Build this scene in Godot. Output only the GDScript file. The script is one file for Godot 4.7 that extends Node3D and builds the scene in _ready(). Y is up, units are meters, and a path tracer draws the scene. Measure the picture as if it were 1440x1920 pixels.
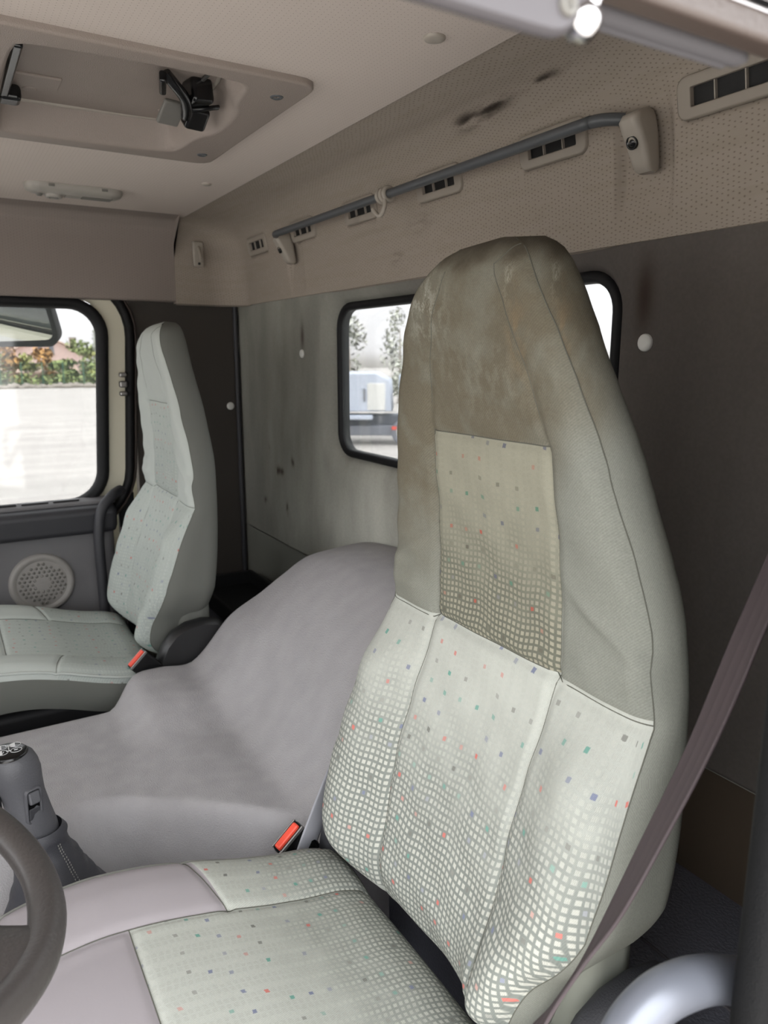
extends Node3D
# A lorry cab seen through the open driver's door. x runs to the rear wall, -z to the passenger door, y is up; the lens is at y = 0.

const REAR := 0.876        # inner face of the rear wall
const FAR := -2.4          # inner face of the passenger side wall
const SEAT := Vector3(0.25, -1.17, -0.652)
var M := {}
var names := {}
var head_scale := 1.0

# ------------------------------------------------------------------ mesh collector
class G:
	var v := PackedVector3Array()
	var n := PackedVector3Array()
	var t := PackedVector2Array()
	var i := PackedInt32Array()

	func grid(f: Callable, u0: float, u1: float, nu: int, v0: float, v1: float, nv: int, flip := false, uvf = null) -> void:
		var w := nu + 3
		var p := PackedVector3Array()
		p.resize(w * (nv + 3))
		for b in nv + 3:
			var vv: float = lerpf(v0, v1, float(b - 1) / nv)
			for a in w:
				p[b * w + a] = f.call(lerpf(u0, u1, float(a - 1) / nu), vv)
		var at := v.size()
		for b in nv + 1:
			for a in nu + 1:
				var k := (b + 1) * w + a + 1
				var du := p[k + 1] - p[k - 1]
				var dv := p[k + w] - p[k - w]
				var nn := du.cross(dv)
				if nn.length_squared() < 1e-18:
					nn = Vector3.UP
				nn = nn.normalized()
				v.append(p[k])
				n.append(-nn if flip else nn)
				var uu := lerpf(u0, u1, float(a) / nu)
				var vq := lerpf(v0, v1, float(b) / nv)
				t.append(uvf.call(uu, vq, p[k]) if uvf != null else Vector2(uu, vq))
		for b in nv:
			for a in nu:
				var k := at + b * (nu + 1) + a
				if flip:
					i.append_array([k, k + 1, k + nu + 1, k + 1, k + nu + 2, k + nu + 1])
				else:
					i.append_array([k, k + nu + 1, k + 1, k + 1, k + nu + 1, k + nu + 2])

	func loft(loops: Array, closed := true, cap0 := false, cap1 := false, flip := false) -> void:
		# loops of equal length; smooth normals
		var m: int = loops[0].size()
		var at := v.size()
		for b in loops.size():
			for a in (m + 1 if closed else m):
				var lo: PackedVector3Array = loops[b]
				var ai := a % m
				var pa: Vector3 = lo[(a - 1 + m) % m] if closed else lo[maxi(a - 1, 0)]
				var pb: Vector3 = lo[(a + 1) % m] if closed else lo[mini(a + 1, m - 1)]
				var qa: Vector3 = loops[maxi(b - 1, 0)][ai]
				var qb: Vector3 = loops[mini(b + 1, loops.size() - 1)][ai]
				var nn := (pb - pa).cross(qb - qa)
				nn = nn.normalized() if nn.length_squared() > 1e-18 else Vector3.UP
				v.append(lo[ai])
				n.append(-nn if flip else nn)
				t.append(Vector2(float(a) / m, float(b) / maxi(1, loops.size() - 1)))
		var w := m + 1 if closed else m
		for b in loops.size() - 1:
			for a in w - 1:
				var k := at + b * w + a
				if flip:
					i.append_array([k, k + 1, k + w, k + 1, k + w + 1, k + w])
				else:
					i.append_array([k, k + w, k + 1, k + 1, k + w, k + w + 1])
		if cap0:
			cap(loops[0], flip)
		if cap1:
			cap(loops[-1], not flip)

	func cap(lo: PackedVector3Array, flip := false) -> void:
		var c := Vector3.ZERO
		for q in lo:
			c += q
		c /= lo.size()
		var nn := Vector3.ZERO
		for a in lo.size():
			nn += (lo[a] - c).cross(lo[(a + 1) % lo.size()] - c)
		nn = nn.normalized() * (1.0 if flip else -1.0)
		var at := v.size()
		v.append(c); n.append(nn); t.append(Vector2(0.5, 0.5))
		for q in lo:
			v.append(q); n.append(nn); t.append(Vector2(q.x, q.y))
		for a in lo.size():
			var b := at + 1 + a
			var d := at + 1 + (a + 1) % lo.size()
			if flip:
				i.append_array([at, d, b])
			else:
				i.append_array([at, b, d])

	func flat(pts: Array) -> void:   # fan with one face normal, both triangles wound alike
		var at := v.size()
		var nn: Vector3 = -(pts[1] - pts[0]).cross(pts[2] - pts[0]).normalized()
		for q in pts:
			v.append(q); n.append(nn); t.append(Vector2(q.x + q.z, q.y))
		for a in range(1, pts.size() - 1):
			i.append_array([at, at + a, at + a + 1])

	func box(c: Vector3, s: Vector3, r := 0.004, b := Basis()) -> void:
		var h := s / 2
		r = minf(r, minf(h.x, minf(h.y, h.z)) * 0.98)
		for ax in 3:
			for sg in [-1.0, 1.0]:
				var u := (ax + 1) % 3
				var w := (ax + 2) % 3
				var cu := [-h[u], -h[u] + r * 0.35, -h[u] + r, h[u] - r, h[u] - r * 0.35, h[u]]
				var cw := [-h[w], -h[w] + r * 0.35, -h[w] + r, h[w] - r, h[w] - r * 0.35, h[w]]
				var at := v.size()
				for y in 6:
					for x in 6:
						var p := Vector3.ZERO
						p[ax] = h[ax] * sg
						p[u] = cu[x]
						p[w] = cw[y]
						var inn := p.clamp(-(h - Vector3.ONE * r), h - Vector3.ONE * r)
						var d := (p - inn).normalized()
						v.append(c + b * (inn + d * r)); n.append(b * d); t.append(Vector2(p[u], p[w]))
				for y in 5:
					for x in 5:
						var k := at + y * 6 + x
						if sg > 0:
							i.append_array([k, k + 6, k + 1, k + 1, k + 6, k + 7])
						else:
							i.append_array([k, k + 1, k + 6, k + 1, k + 7, k + 6])

	func tube(pts: PackedVector3Array, r, seg := 10, sq := 1.0, up := Vector3.ZERO) -> void:
		# r: a number or one per point; sq flattens the section along the second axis
		var loops := []
		var nrm := up
		for k in pts.size():
			var d: Vector3 = (pts[mini(k + 1, pts.size() - 1)] - pts[maxi(k - 1, 0)]).normalized()
			if nrm == Vector3.ZERO:
				nrm = d.cross(Vector3.UP if absf(d.y) < 0.9 else Vector3.RIGHT)
			nrm = (nrm - d * nrm.dot(d)).normalized()
			var bi := d.cross(nrm)
			var rr: float = r if not (r is Array) else r[k]
			var lo := PackedVector3Array()
			for a in seg:
				var th := TAU * a / seg
				lo.append(pts[k] + nrm * cos(th) * rr + bi * sin(th) * rr * sq)
			loops.append(lo)
		loft(loops, true, true, true)

	func lathe(c: Vector3, axis: Vector3, prof: Array, seg := 24) -> void:   # prof: Vector2(radius, along axis)
		var e1 := axis.cross(Vector3.UP if absf(axis.y) < 0.9 else Vector3.RIGHT).normalized()
		var e2 := axis.cross(e1).normalized()
		var loops := []
		for q in prof:
			var lo := PackedVector3Array()
			for a in seg:
				var th := TAU * a / seg
				lo.append(c + axis * q.y + (e1 * cos(th) + e2 * sin(th)) * maxf(q.x, 0.00002))
			loops.append(lo)
		loft(loops)

	func mesh() -> ArrayMesh:
		var arr := []
		arr.resize(Mesh.ARRAY_MAX)
		arr[Mesh.ARRAY_VERTEX] = v
		arr[Mesh.ARRAY_NORMAL] = n
		arr[Mesh.ARRAY_TEX_UV] = t
		arr[Mesh.ARRAY_INDEX] = i
		var m := ArrayMesh.new()
		m.add_surface_from_arrays(Mesh.PRIMITIVE_TRIANGLES, arr)
		return m

# ------------------------------------------------------------------ helpers
func numbered(s: String) -> String:
	var k: int = names.get(s, 0)
	names[s] = k + 1
	return s if k == 0 else "%s_%03d" % [s, k]

func tag(o: Node, label := "", category := "", group := "", kind := "") -> Node:
	if label: o.set_meta("label", label)
	if category: o.set_meta("category", category)
	if group: o.set_meta("group", group)
	if kind: o.set_meta("kind", kind)
	return o

func thing(called: String, at: Vector3, label: String, category: String, group := "") -> Node3D:
	var o := Node3D.new()
	o.name = numbered(called)
	o.position = at
	add_child(o)
	tag(o, label, category, group)
	return o

func world_of(o: Node) -> Transform3D:
	var x := Transform3D()
	while o is Node3D and o != self:
		x = o.transform * x
		o = o.get_parent()
	return x

func obj(called: String, g: G, m: Material, parent: Node = self, recentre := true) -> MeshInstance3D:
	# vertices are given in scene coordinates; the node stands at the parent's place (top level: at the mesh's foot)
	var o := MeshInstance3D.new()
	o.name = numbered(called) if parent == self else called
	var from := Transform3D()
	if parent == self:
		if recentre:
			var b := AABB(g.v[0], Vector3.ZERO)
			for q in g.v:
				b = b.expand(q)
			o.position = Vector3(b.get_center().x, b.position.y, b.get_center().z)
		from = o.transform
	else:
		from = world_of(parent)
	var inv := from.affine_inverse()
	for k in g.v.size():
		g.v[k] = inv * g.v[k]
		g.n[k] = (inv.basis * g.n[k]).normalized()
	o.mesh = g.mesh()
	o.material_override = m
	parent.add_child(o, true)
	return o

func struct(called: String, g: G, m: Material) -> MeshInstance3D:
	var o := obj(called, g, m)
	tag(o, "", "", "", "structure")
	return o

func mat(c: Color, rough := 0.8, metal := 0.0, spec := 0.5) -> StandardMaterial3D:
	var m := StandardMaterial3D.new()
	m.albedo_color = c
	m.roughness = rough
	m.metallic = metal
	m.metallic_specular = spec
	return m

func noise_tex(freq: float, kind := FastNoiseLite.TYPE_SIMPLEX_SMOOTH, normal := true, bump := 4.0, seed_ := 1, size := 256) -> NoiseTexture2D:
	var f := FastNoiseLite.new()
	f.noise_type = kind
	f.frequency = freq
	f.seed = seed_
	f.fractal_octaves = 3
	var x := NoiseTexture2D.new()
	x.width = size
	x.height = size
	x.seamless = true
	x.noise = f
	x.as_normal_map = normal
	x.bump_strength = bump
	return x

func grained(m: StandardMaterial3D, x: Texture2D, tile: float, strength := 1.0, world := false) -> StandardMaterial3D:
	m.normal_enabled = true
	m.normal_texture = x
	m.normal_scale = strength
	m.uv1_triplanar = true
	m.uv1_world_triplanar = world
	m.uv1_scale = Vector3.ONE / tile
	return m

func picture(w: int, h: int, f: Callable) -> ImageTexture:
	var d := PackedByteArray()
	d.resize(w * h * 3)
	var k := 0
	for y in h:
		for x in w:
			var c: Color = f.call(x, y)
			d[k] = int(clampf(c.r, 0, 1) * 255.0)
			d[k + 1] = int(clampf(c.g, 0, 1) * 255.0)
			d[k + 2] = int(clampf(c.b, 0, 1) * 255.0)
			k += 3
	return ImageTexture.create_from_image(Image.create_from_data(w, h, false, Image.FORMAT_RGB8, d))

func hash1(a: int, b: int, s := 0) -> float:
	var h := (a * 374761393 + b * 668265263 + s * 2246822519) & 0xffffffff
	h = ((h ^ (h >> 15)) * 2246822519) & 0xffffffff
	h = ((h ^ (h >> 13)) * 3266489917) & 0xffffffff
	return float((h ^ (h >> 16)) & 0xffff) / 65535.0

func spot(x: float, y: float, cx: float, cy: float, rx: float, ry: float) -> float:
	var a := (x - cx) / rx
	var b := (y - cy) / ry
	return exp(-a * a - b * b)

func table(xs: Array, ys: Array, x: float) -> float:   # smooth interpolation, xs rising
	if x <= xs[0]: return ys[0]
	var k := 1
	while k < xs.size() - 1 and x > xs[k]:
		k += 1
	if x >= xs[k]: return ys[k]
	var t: float = (x - xs[k - 1]) / (xs[k] - xs[k - 1])
	return cubic_interpolate(ys[k - 1], ys[k], ys[maxi(k - 2, 0)], ys[mini(k + 1, ys.size() - 1)], t)

func smooth(pts: Array, per := 6) -> PackedVector3Array:
	var out := PackedVector3Array()
	for k in pts.size() - 1:
		var a: Vector3 = pts[maxi(k - 1, 0)]
		var d: Vector3 = pts[mini(k + 2, pts.size() - 1)]
		for j in per:
			out.append(pts[k].cubic_interpolate(pts[k + 1], a, d, float(j) / per))
	out.append(pts[-1])
	return out

func rounded(cx: float, cy: float, w: float, h: float, r: float, per := 6) -> PackedVector2Array:
	var out := PackedVector2Array()
	for q in 4:
		var sx: float = [1, -1, -1, 1][q]
		var sy: float = [1, 1, -1, -1][q]
		for k in per + 1:
			var th := PI / 2 * (q + float(k) / per)
			out.append(Vector2(cx + sx * (w / 2 - r) + r * cos(th), cy + sy * (h / 2 - r) + r * sin(th)))
	return out

func lift(p: PackedVector2Array, ax: int, d: float) -> PackedVector3Array:
	# ax 0: (d, y, z) from (z, y);  1: (x, d, z) from (x, z);  2: (x, y, d) from (x, y)
	var out := PackedVector3Array()
	for q in p:
		out.append(Vector3(d, q.y, q.x) if ax == 0 else Vector3(q.x, d, q.y) if ax == 1 else Vector3(q.x, q.y, d))
	return out

func turned(lo: PackedVector3Array, b: Basis, at: Vector3) -> PackedVector3Array:
	var out := PackedVector3Array()
	for q in lo:
		out.append(b * q + at)
	return out

func slab(poly: PackedVector2Array, ax: int, d0: float, d1: float, r := 0.003) -> G:   # an outline with thickness and eased edges
	var g := G.new()
	var c := Vector2.ZERO
	for q in poly: c += q
	c /= poly.size()
	var inset := PackedVector2Array()
	for k in poly.size():
		var a := (poly[k] - poly[(k - 1 + poly.size()) % poly.size()]).normalized()
		var b := (poly[(k + 1) % poly.size()] - poly[k]).normalized()
		var nn := (a + b).normalized().orthogonal()
		if nn.dot(poly[k] - c) > 0: nn = -nn
		inset.append(poly[k] + nn * r)
	var s := signf(d1 - d0) * r
	var loops := [lift(inset, ax, d0), lift(poly, ax, d0 + s), lift(poly, ax, d1 - s), lift(inset, ax, d1)]
	# work out which way is outward
	var lo: PackedVector3Array = loops[1]
	var m := Vector3.ZERO
	for q in lo: m += q
	m /= lo.size()
	var nn3 := (lo[1] - lo[0]).cross(loops[2][0] - lo[0])
	var fl := nn3.dot(lo[0] - m) < 0
	g.loft(loops, true, true, true, fl)
	return g

# ------------------------------------------------------------------ materials
func fabric_picture(low: Color, seed_: int, strength := 1.0, px := 768, from := 0.10, to := 0.66) -> ImageTexture:
	# woven squares: plain and pale along one edge, small pale squares on a darker ground towards the other; 0.36 m a side
	var fn := FastNoiseLite.new()
	fn.frequency = 0.006
	fn.seed = seed_
	var cell := 1024.0 / 48.0
	var pale := Color(0.70, 0.698, 0.672) * low
	var plain := Color(0.668, 0.675, 0.655) * low
	var gap := Color(0.475, 0.49, 0.475) * low
	var tints := [Color(0.42, 0.44, 0.53), Color(0.74, 0.40, 0.37), Color(0.43, 0.43, 0.41), Color(0.37, 0.56, 0.51)]
	var k := 1024.0 / px
	return picture(px, px, func(xi, yi):
		var x: float = xi * k
		var y: float = yi * k
		var yy: float = y + 7.0 * sin(x * 0.0184) + 3.0 * sin(x * 0.043 + 1.0)
		var cx := int(x / cell)
		var cy := int(floor(yy / cell))
		var lx: float = fmod(x, cell) / cell
		var ly: float = (yy - cy * cell) / cell
		var v: float = y / 1024.0
		var n := fn.get_noise_2d(x, y)
		var c := smoothstep(from, to, v + n * 0.10) * strength
		var ground := plain.lerp(gap, c)
		var grain := 1.0 + 0.06 * (hash1(xi, yi, 3) - 0.5) + (0.05 if (xi + int(yi * 0.5)) % 3 == 0 else -0.025)
		var mx := 0.5 - absf(lx - 0.5)
		var my := 0.5 - absf(ly - 0.5)
		var hx := 0.16 + 0.05 * hash1(cx, cy, 5)
		var inside := smoothstep(hx - 0.05, hx + 0.05, mx) * smoothstep(0.15, 0.25, my + 0.05 * (hash1(xi, cy, 8) - 0.5))
		var out := ground.lerp(pale, inside * (0.22 + 0.78 * c))
		if inside > 0.3 and int(lx * cell) % 4 == 0:
			out = out * 0.93
		# coloured threads: every third row, every fourth square, row by row blue, red, grey, green
		if cy % 3 == 0 and inside > 0.35:
			var row := cy / 3
			if (cx + (row % 2) * 2 + int(hash1(row, 7, seed_) * 4)) % 4 == 0:
				var r := hash1(cx, cy, seed_)
				if r > 0.30:
					out = out.lerp(tints[(row + (1 if r > 0.93 else 0)) % 4], 0.35 + 0.5 * smoothstep(0.35, 0.9, r))
		return out * grain)

func make_materials() -> void:
	var fine := noise_tex(0.22, FastNoiseLite.TYPE_SIMPLEX_SMOOTH, true, 3.0, 4)
	var leather := noise_tex(0.11, FastNoiseLite.TYPE_CELLULAR, true, 5.0, 7)
	var soft := noise_tex(0.06, FastNoiseLite.TYPE_SIMPLEX_SMOOTH, true, 5.0, 9)
	# beige headliner with tiny punched holes: 4 x 4 in 30 mm
	var fl := FastNoiseLite.new()
	fl.frequency = 0.01
	var perf := picture(128, 128, func(x, y):
		var a := fmod(x, 32.0) - 16.0
		var b := fmod(y + (16.0 if int(x / 32.0) % 2 == 1 else 0.0), 32.0) - 16.0
		var hole := 1.0 - smoothstep(1.2, 3.6, sqrt(a * a + b * b))
		var s := 0.965 + 0.07 * hash1(x, y, 1) - 0.02 * hash1(x / 3, y / 3, 2)
		return Color(s, s, s).lerp(Color(0.36, 0.33, 0.31), hole * 0.5))
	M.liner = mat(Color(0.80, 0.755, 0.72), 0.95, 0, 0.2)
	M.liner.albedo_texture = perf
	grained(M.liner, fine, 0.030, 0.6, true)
	M.liner_side_shaded = mat(Color(0.545, 0.505, 0.48), 0.95, 0, 0.2)  # the ceiling's liner in a darker colour, standing in for the backlit side's shade
	M.liner_side_shaded.albedo_texture = perf
	grained(M.liner_side_shaded, fine, 0.030, 0.6, true)
	M.hatch = grained(mat(Color(0.56, 0.515, 0.485), 0.6), leather, 0.05, 0.5)
	M.beige = grained(mat(Color(0.61, 0.58, 0.54), 0.5), fine, 0.03, 0.2)
	M.vent = grained(mat(Color(0.565, 0.53, 0.49), 0.6), fine, 0.03, 0.2)
	M.lamp_grey = mat(Color(0.59, 0.57, 0.54), 0.42)
	M.lamp_dark = mat(Color(0.42, 0.41, 0.39), 0.5)
	M.shadow = mat(Color(0.05, 0.05, 0.055), 0.7)
	M.black = grained(mat(Color(0.10, 0.10, 0.105), 0.42), fine, 0.04, 0.2)
	M.gloss = mat(Color(0.045, 0.045, 0.05), 0.22)
	M.charcoal = grained(mat(Color(0.20, 0.20, 0.215), 0.55), leather, 0.05, 0.35)
	M.rubber = mat(Color(0.075, 0.075, 0.08), 0.62, 0, 0.35)
	M.seal = grained(mat(Color(0.30, 0.29, 0.30), 0.9), fine, 0.02, 0.9)
	M.seal_black = grained(mat(Color(0.065, 0.065, 0.068), 0.6, 0, 0.25), leather, 0.03, 1.6)
	M.strap = grained(mat(Color(0.60, 0.60, 0.62), 0.7), fine, 0.01, 0.4)
	M.wall_plain = grained(mat(Color(0.50, 0.50, 0.47), 0.95, 0, 0.2), fine, 0.02, 0.8)
	M.rail = mat(Color(0.30, 0.31, 0.32), 0.42)
	M.cover = grained(mat(Color(0.635, 0.625, 0.63), 0.58), noise_tex(0.13, FastNoiseLite.TYPE_CELLULAR, true, 5.0, 8, 1024), 0.3, 0.6)
	var scuff := noise_tex(0.02, FastNoiseLite.TYPE_SIMPLEX_SMOOTH, false, 1.0, 12, 256)
	scuff.color_ramp = Gradient.new()
	scuff.color_ramp.set_color(0, Color(0.925, 0.925, 0.925))
	scuff.color_ramp.set_color(1, Color(1, 1, 1))
	M.cover.albedo_texture = scuff
	M.door_grey = grained(mat(Color(0.42, 0.415, 0.42), 0.75), leather, 0.04, 0.4)
	M.grille = mat(Color(0.56, 0.545, 0.53), 0.6)
	M.cream = mat(Color(0.82, 0.80, 0.72), 0.35)
	M.knob = grained(mat(Color(0.30, 0.30, 0.315), 0.5), soft, 0.05, 0.3)
	M.boot = grained(mat(Color(0.23, 0.23, 0.25), 0.5), leather, 0.03, 0.6)
	M.thread = mat(Color(0.52, 0.52, 0.50), 0.9)
	M.stitch = mat(Color(0.36, 0.36, 0.33), 0.95, 0, 0.1)
	M.piping = mat(Color(0.50, 0.50, 0.48), 0.9)
	M.red = mat(Color(0.88, 0.30, 0.22), 0.45)
	M.chrome = mat(Color(0.86, 0.85, 0.85), 0.16, 1.0)
	M.silver = mat(Color(0.40, 0.41, 0.44), 0.36, 0.35)
	M.steel = mat(Color(0.55, 0.54, 0.53), 0.35, 0.8)
	M.frame_paint = grained(mat(Color(0.29, 0.25, 0.23), 0.35), soft, 0.06, 0.15)
	M.visor = mat(Color(0.28, 0.265, 0.275), 0.6)
	M.carpet = grained(mat(Color(0.34, 0.30, 0.26), 1.0, 0, 0.1), fine, 0.02, 1.5)
	M.mat_floor = grained(mat(Color(0.36, 0.365, 0.40), 0.6), soft, 0.1, 0.4)
	M.side_panel = grained(mat(Color(0.30, 0.285, 0.27), 0.95, 0, 0.2), fine, 0.02, 1.0)
	M.white = mat(Color(0.85, 0.85, 0.83), 0.4)
	M.print = mat(Color(0.80, 0.80, 0.80), 0.4)
	M.glass_tinted = mat(Color(0.34, 0.36, 0.36, 0.50), 0.05)  # grey tint added to dim the bright view outside
	M.glass_tinted.transparency = BaseMaterial3D.TRANSPARENCY_ALPHA
	M.glass = mat(Color(0.20, 0.22, 0.21, 0.12), 0.02)
	M.glass.transparency = BaseMaterial3D.TRANSPARENCY_ALPHA
	M.mirror = mat(Color(0.86, 0.88, 0.87), 0.03, 1.0)
	# steering wheel: worn brown-black plastic with pale scuffs
	var wn := FastNoiseLite.new()
	wn.frequency = 0.03
	M.wheel = mat(Color(0.29, 0.275, 0.27), 0.42)
	M.wheel.albedo_texture = picture(160, 160, func(x, y):
		var a := smoothstep(0.25, 0.7, wn.get_noise_2d(x * 1.6, y * 1.6)) * smoothstep(0.62, 0.9, hash1(x / 2, y / 2, 4))
		return Color(0.86, 0.85, 0.84).lerp(Color(1.0, 1.0, 1.0), a))
	grained(M.wheel, soft, 0.09, 0.2)
	# belt webbing
	M.belt = grained(mat(Color(0.265, 0.225, 0.232), 0.75), fine, 0.008, 0.5)
	# seat cloth
	M.cloth_pattern = mat(Color(1, 1, 1), 0.9, 0, 0.25)
	M.cloth_pattern.albedo_texture = fabric_picture(Color(1, 1, 0.985), 11)
	M.cloth_soiled = M.cloth_pattern.duplicate()
	M.cloth_soiled.albedo_color = Color(0.82, 0.80, 0.75)
	M.cloth_cushion = mat(Color(1, 1, 1), 0.9, 0, 0.25)
	M.cloth_cushion.albedo_texture = fabric_picture(Color(1, 1, 0.985), 37, 1.0, 512, 0.34, 0.92)
	M.cloth_pale = mat(Color(1.0, 1.0, 1.0), 0.9, 0, 0.25)
	M.cloth_pale.albedo_texture = fabric_picture(Color(1.02, 1.045, 1.045), 23, 0.30, 384)
	M.cloth_plain_pale = grained(mat(Color(0.70, 0.72, 0.70), 0.9, 0, 0.25), fine, 0.02, 0.6)
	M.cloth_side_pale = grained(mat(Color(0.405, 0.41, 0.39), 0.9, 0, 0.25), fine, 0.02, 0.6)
	M.cloth_side = grained(mat(Color(0.52, 0.525, 0.485), 0.9, 0, 0.25), fine, 0.02, 0.6)
	M.cloth_grey = grained(mat(Color(0.60, 0.575, 0.585), 0.92, 0, 0.2), fine, 0.012, 0.8)
	# plain cloth of the driver's headrest, soiled brown, with shade painted in on its crown: (z, y) over 0.56 m a side
	var s1 := FastNoiseLite.new()
	s1.frequency = 0.008
	s1.fractal_octaves = 4
	var s2 := FastNoiseLite.new()
	s2.frequency = 0.03
	s2.seed = 5
	var dirty := picture(640, 640, func(xi, yi):
		var x: float = xi * 1.6
		var y: float = yi * 1.6
		var z: float = (x / 1024.0 - 0.5) * 0.56
		var h: float = 0.16 - y / 1024.0 * 0.56
		var n := s1.get_noise_2d(x, y)
		var n2 := s2.get_noise_2d(x, y * 0.6)
		var base := Color(0.492, 0.497, 0.465)
		var d := smoothstep(-0.30, -0.04, h) * 0.75 + 0.5 * spot(z, h, -0.17, -0.17, 0.07, 0.14)
		d += 0.35 * spot(z, h, 0.11, 0.02, 0.04, 0.06) + 0.35 * spot(z, h, -0.02, -0.04, 0.12, 0.06)
		d -= 0.75 * spot(z, h, 0.17, -0.13, 0.06, 0.16)
		d = clampf(d * (0.95 + 0.55 * n), 0.0, 0.95)
		var c := base.lerp(Color(0.39, 0.366, 0.312), d)
		c = c.lerp(Color(0.29, 0.27, 0.235), 0.7 * smoothstep(0.082, 0.115, h + 0.02 * n))  # crown darkened both for grease and for the shade on its turned-away top
		var ch: float = 0.9 * spot(z, h, -0.085, 0.058, 0.04, 0.04) + 0.22 * spot(z, h, 0.02, -0.02, 0.10, 0.05) + 0.7 * spot(z, h, 0.065, 0.075, 0.008, 0.02)
		ch *= smoothstep(-0.1, 0.5, n2 + 0.6 * (hash1(xi, yi / 2, 6) - 0.5))
		c = c.lerp(Color(0.58, 0.58, 0.54), clampf(ch, 0, 0.8))
		var orange := 0.55 * spot(z, h, 0.075, 0.02, 0.015, 0.04)
		c = c.lerp(Color(0.47, 0.40, 0.31), orange * smoothstep(-0.3, 0.3, n2))
		return c * (1.0 + 0.10 * (hash1(xi, yi, 3) - 0.5) + (0.03 if (xi + yi) % 4 < 2 else -0.03)))
	M.cloth_dirty_shaded = mat(Color(1, 1, 1), 0.92, 0, 0.22)
	M.cloth_dirty_shaded.albedo_texture = dirty
	# rear headliner: holes, smears and dust, 2.4 m x 0.42 m
	var r1 := FastNoiseLite.new()
	r1.frequency = 0.012
	r1.seed = 31
	r1.fractal_octaves = 4
	var li := Image.create(2048, 512, false, Image.FORMAT_RGBA8)
	li.fill(Color.WHITE)
	for k in 500:   # faint uneven dust
		var w := 30 + int(hash1(k, 1) * 120)
		var pale := Image.create(w, 14, false, Image.FORMAT_RGBA8)
		pale.fill(Color(0.82, 0.78, 0.74, 0.035))
		li.blend_rect(pale, Rect2i(0, 0, w, 14), Vector2i(int(hash1(k, 2) * 2048) - 40, int(hash1(k, 3) * 512)))
	var dot := Image.create(3, 3, false, Image.FORMAT_RGBA8)
	for a in 9:
		dot.set_pixel(a % 3, a / 3, Color(0.40, 0.37, 0.34, 0.55 if a == 4 else (0.20 if a % 2 == 1 else 0.06)))
	for a in 320:
		for b in 57:
			if hash1(a, b, 4) > 0.12:
				li.blend_rect(dot, Rect2i(0, 0, 3, 3), Vector2i(int(a * 6.4 + hash1(a, b, 5)), int(b * 9.1 + (4.5 if a % 2 == 1 else 0.0) + hash1(a, b, 6))))
	for q in [[0.87, 0.298, 0.030, 0.013, 0.8], [0.80, 0.302, 0.040, 0.010, 0.9], [0.68, 0.311, 0.032, 0.008, 0.75], [0.60, 0.319, 0.020, 0.006, 0.5], [0.84, 0.286, 0.05, 0.008, 0.35], [1.20, 0.055, 0.02, 0.012, 0.35], [1.10, 0.12, 0.04, 0.02, 0.15]]:
		var cx: int = int(q[0] / 2.4 * 2048)
		var cy: int = int(q[1] / 0.42 * 512)
		for y in range(maxi(0, cy - 40), mini(512, cy + 40)):
			for x in range(cx - 90, cx + 90):
				var sm: float = q[4] * spot(x / 2048.0 * 2.4, y / 512.0 * 0.42, q[0], q[1] - 0.10 * (x - cx) / 2048.0 * 2.4, q[2], q[3])
				if sm > 0.01:
					sm *= smoothstep(-0.35, 0.35, r1.get_noise_2d(x * 0.9, y * 2.0 + 99))
					li.set_pixel(x, y, li.get_pixel(x, y).lerp(Color(0.27, 0.255, 0.245), clampf(sm, 0, 0.85)))
	var liner2 := ImageTexture.create_from_image(li)
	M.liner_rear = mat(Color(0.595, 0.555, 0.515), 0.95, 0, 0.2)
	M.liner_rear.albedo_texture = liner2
	# rear wall cloth: fine weave and scuffs, paler towards the passenger side, dark smudges above the two clips; (z, y) 2.2 m x 1.0 m
	var w1 := FastNoiseLite.new()
	w1.frequency = 0.006
	w1.seed = 77
	w1.fractal_octaves = 4
	var wall := picture(704, 320, func(xi, yi):
		var x: float = xi * 2.0
		var y: float = yi * 2.0
		var z: float = -x / 640.0 - 0.2
		var h: float = 0.22 - y / 640.0
		var n := w1.get_noise_2d(x * 1.6, y * 0.5)
		var n2 := w1.get_noise_2d(x * 6.0, y * 2.5 + 50)
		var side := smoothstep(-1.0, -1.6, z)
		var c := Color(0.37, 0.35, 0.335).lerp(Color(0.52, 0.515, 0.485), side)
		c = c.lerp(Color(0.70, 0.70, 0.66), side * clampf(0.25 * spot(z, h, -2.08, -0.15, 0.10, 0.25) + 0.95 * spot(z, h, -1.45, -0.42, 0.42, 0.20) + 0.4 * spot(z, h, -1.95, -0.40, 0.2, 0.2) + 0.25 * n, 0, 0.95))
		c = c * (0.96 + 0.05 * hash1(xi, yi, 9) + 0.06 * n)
		var sm: float = 0.7 * spot(z, h, -0.744, 0.085, 0.015, 0.045) + 0.6 * spot(z, h, -1.896, 0.055, 0.010, 0.03)
		for q in [[-2.10, -0.34, 0.012, 0.012], [-2.03, -0.45, 0.007, 0.016], [-2.16, -0.29, 0.004, 0.02], [-1.98, -0.30, 0.010, 0.012], [-2.20, -0.45, 0.01, 0.01], [-2.07, -0.34, 0.02, 0.01]]:
			sm += 0.8 * spot(z, h, q[0], q[1], q[2], q[3]) * smoothstep(-0.4, 0.3, n2)
		c = c.lerp(Color(0.20, 0.16, 0.14), clampf(sm, 0, 0.8))
		return c)
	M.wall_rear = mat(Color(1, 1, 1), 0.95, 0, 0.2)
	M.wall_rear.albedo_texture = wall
	# outside
	var l1 := FastNoiseLite.new()
	l1.frequency = 0.01
	l1.fractal_octaves = 4
	M.lot = mat(Color(0.72, 0.70, 0.675), 0.9)
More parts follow.
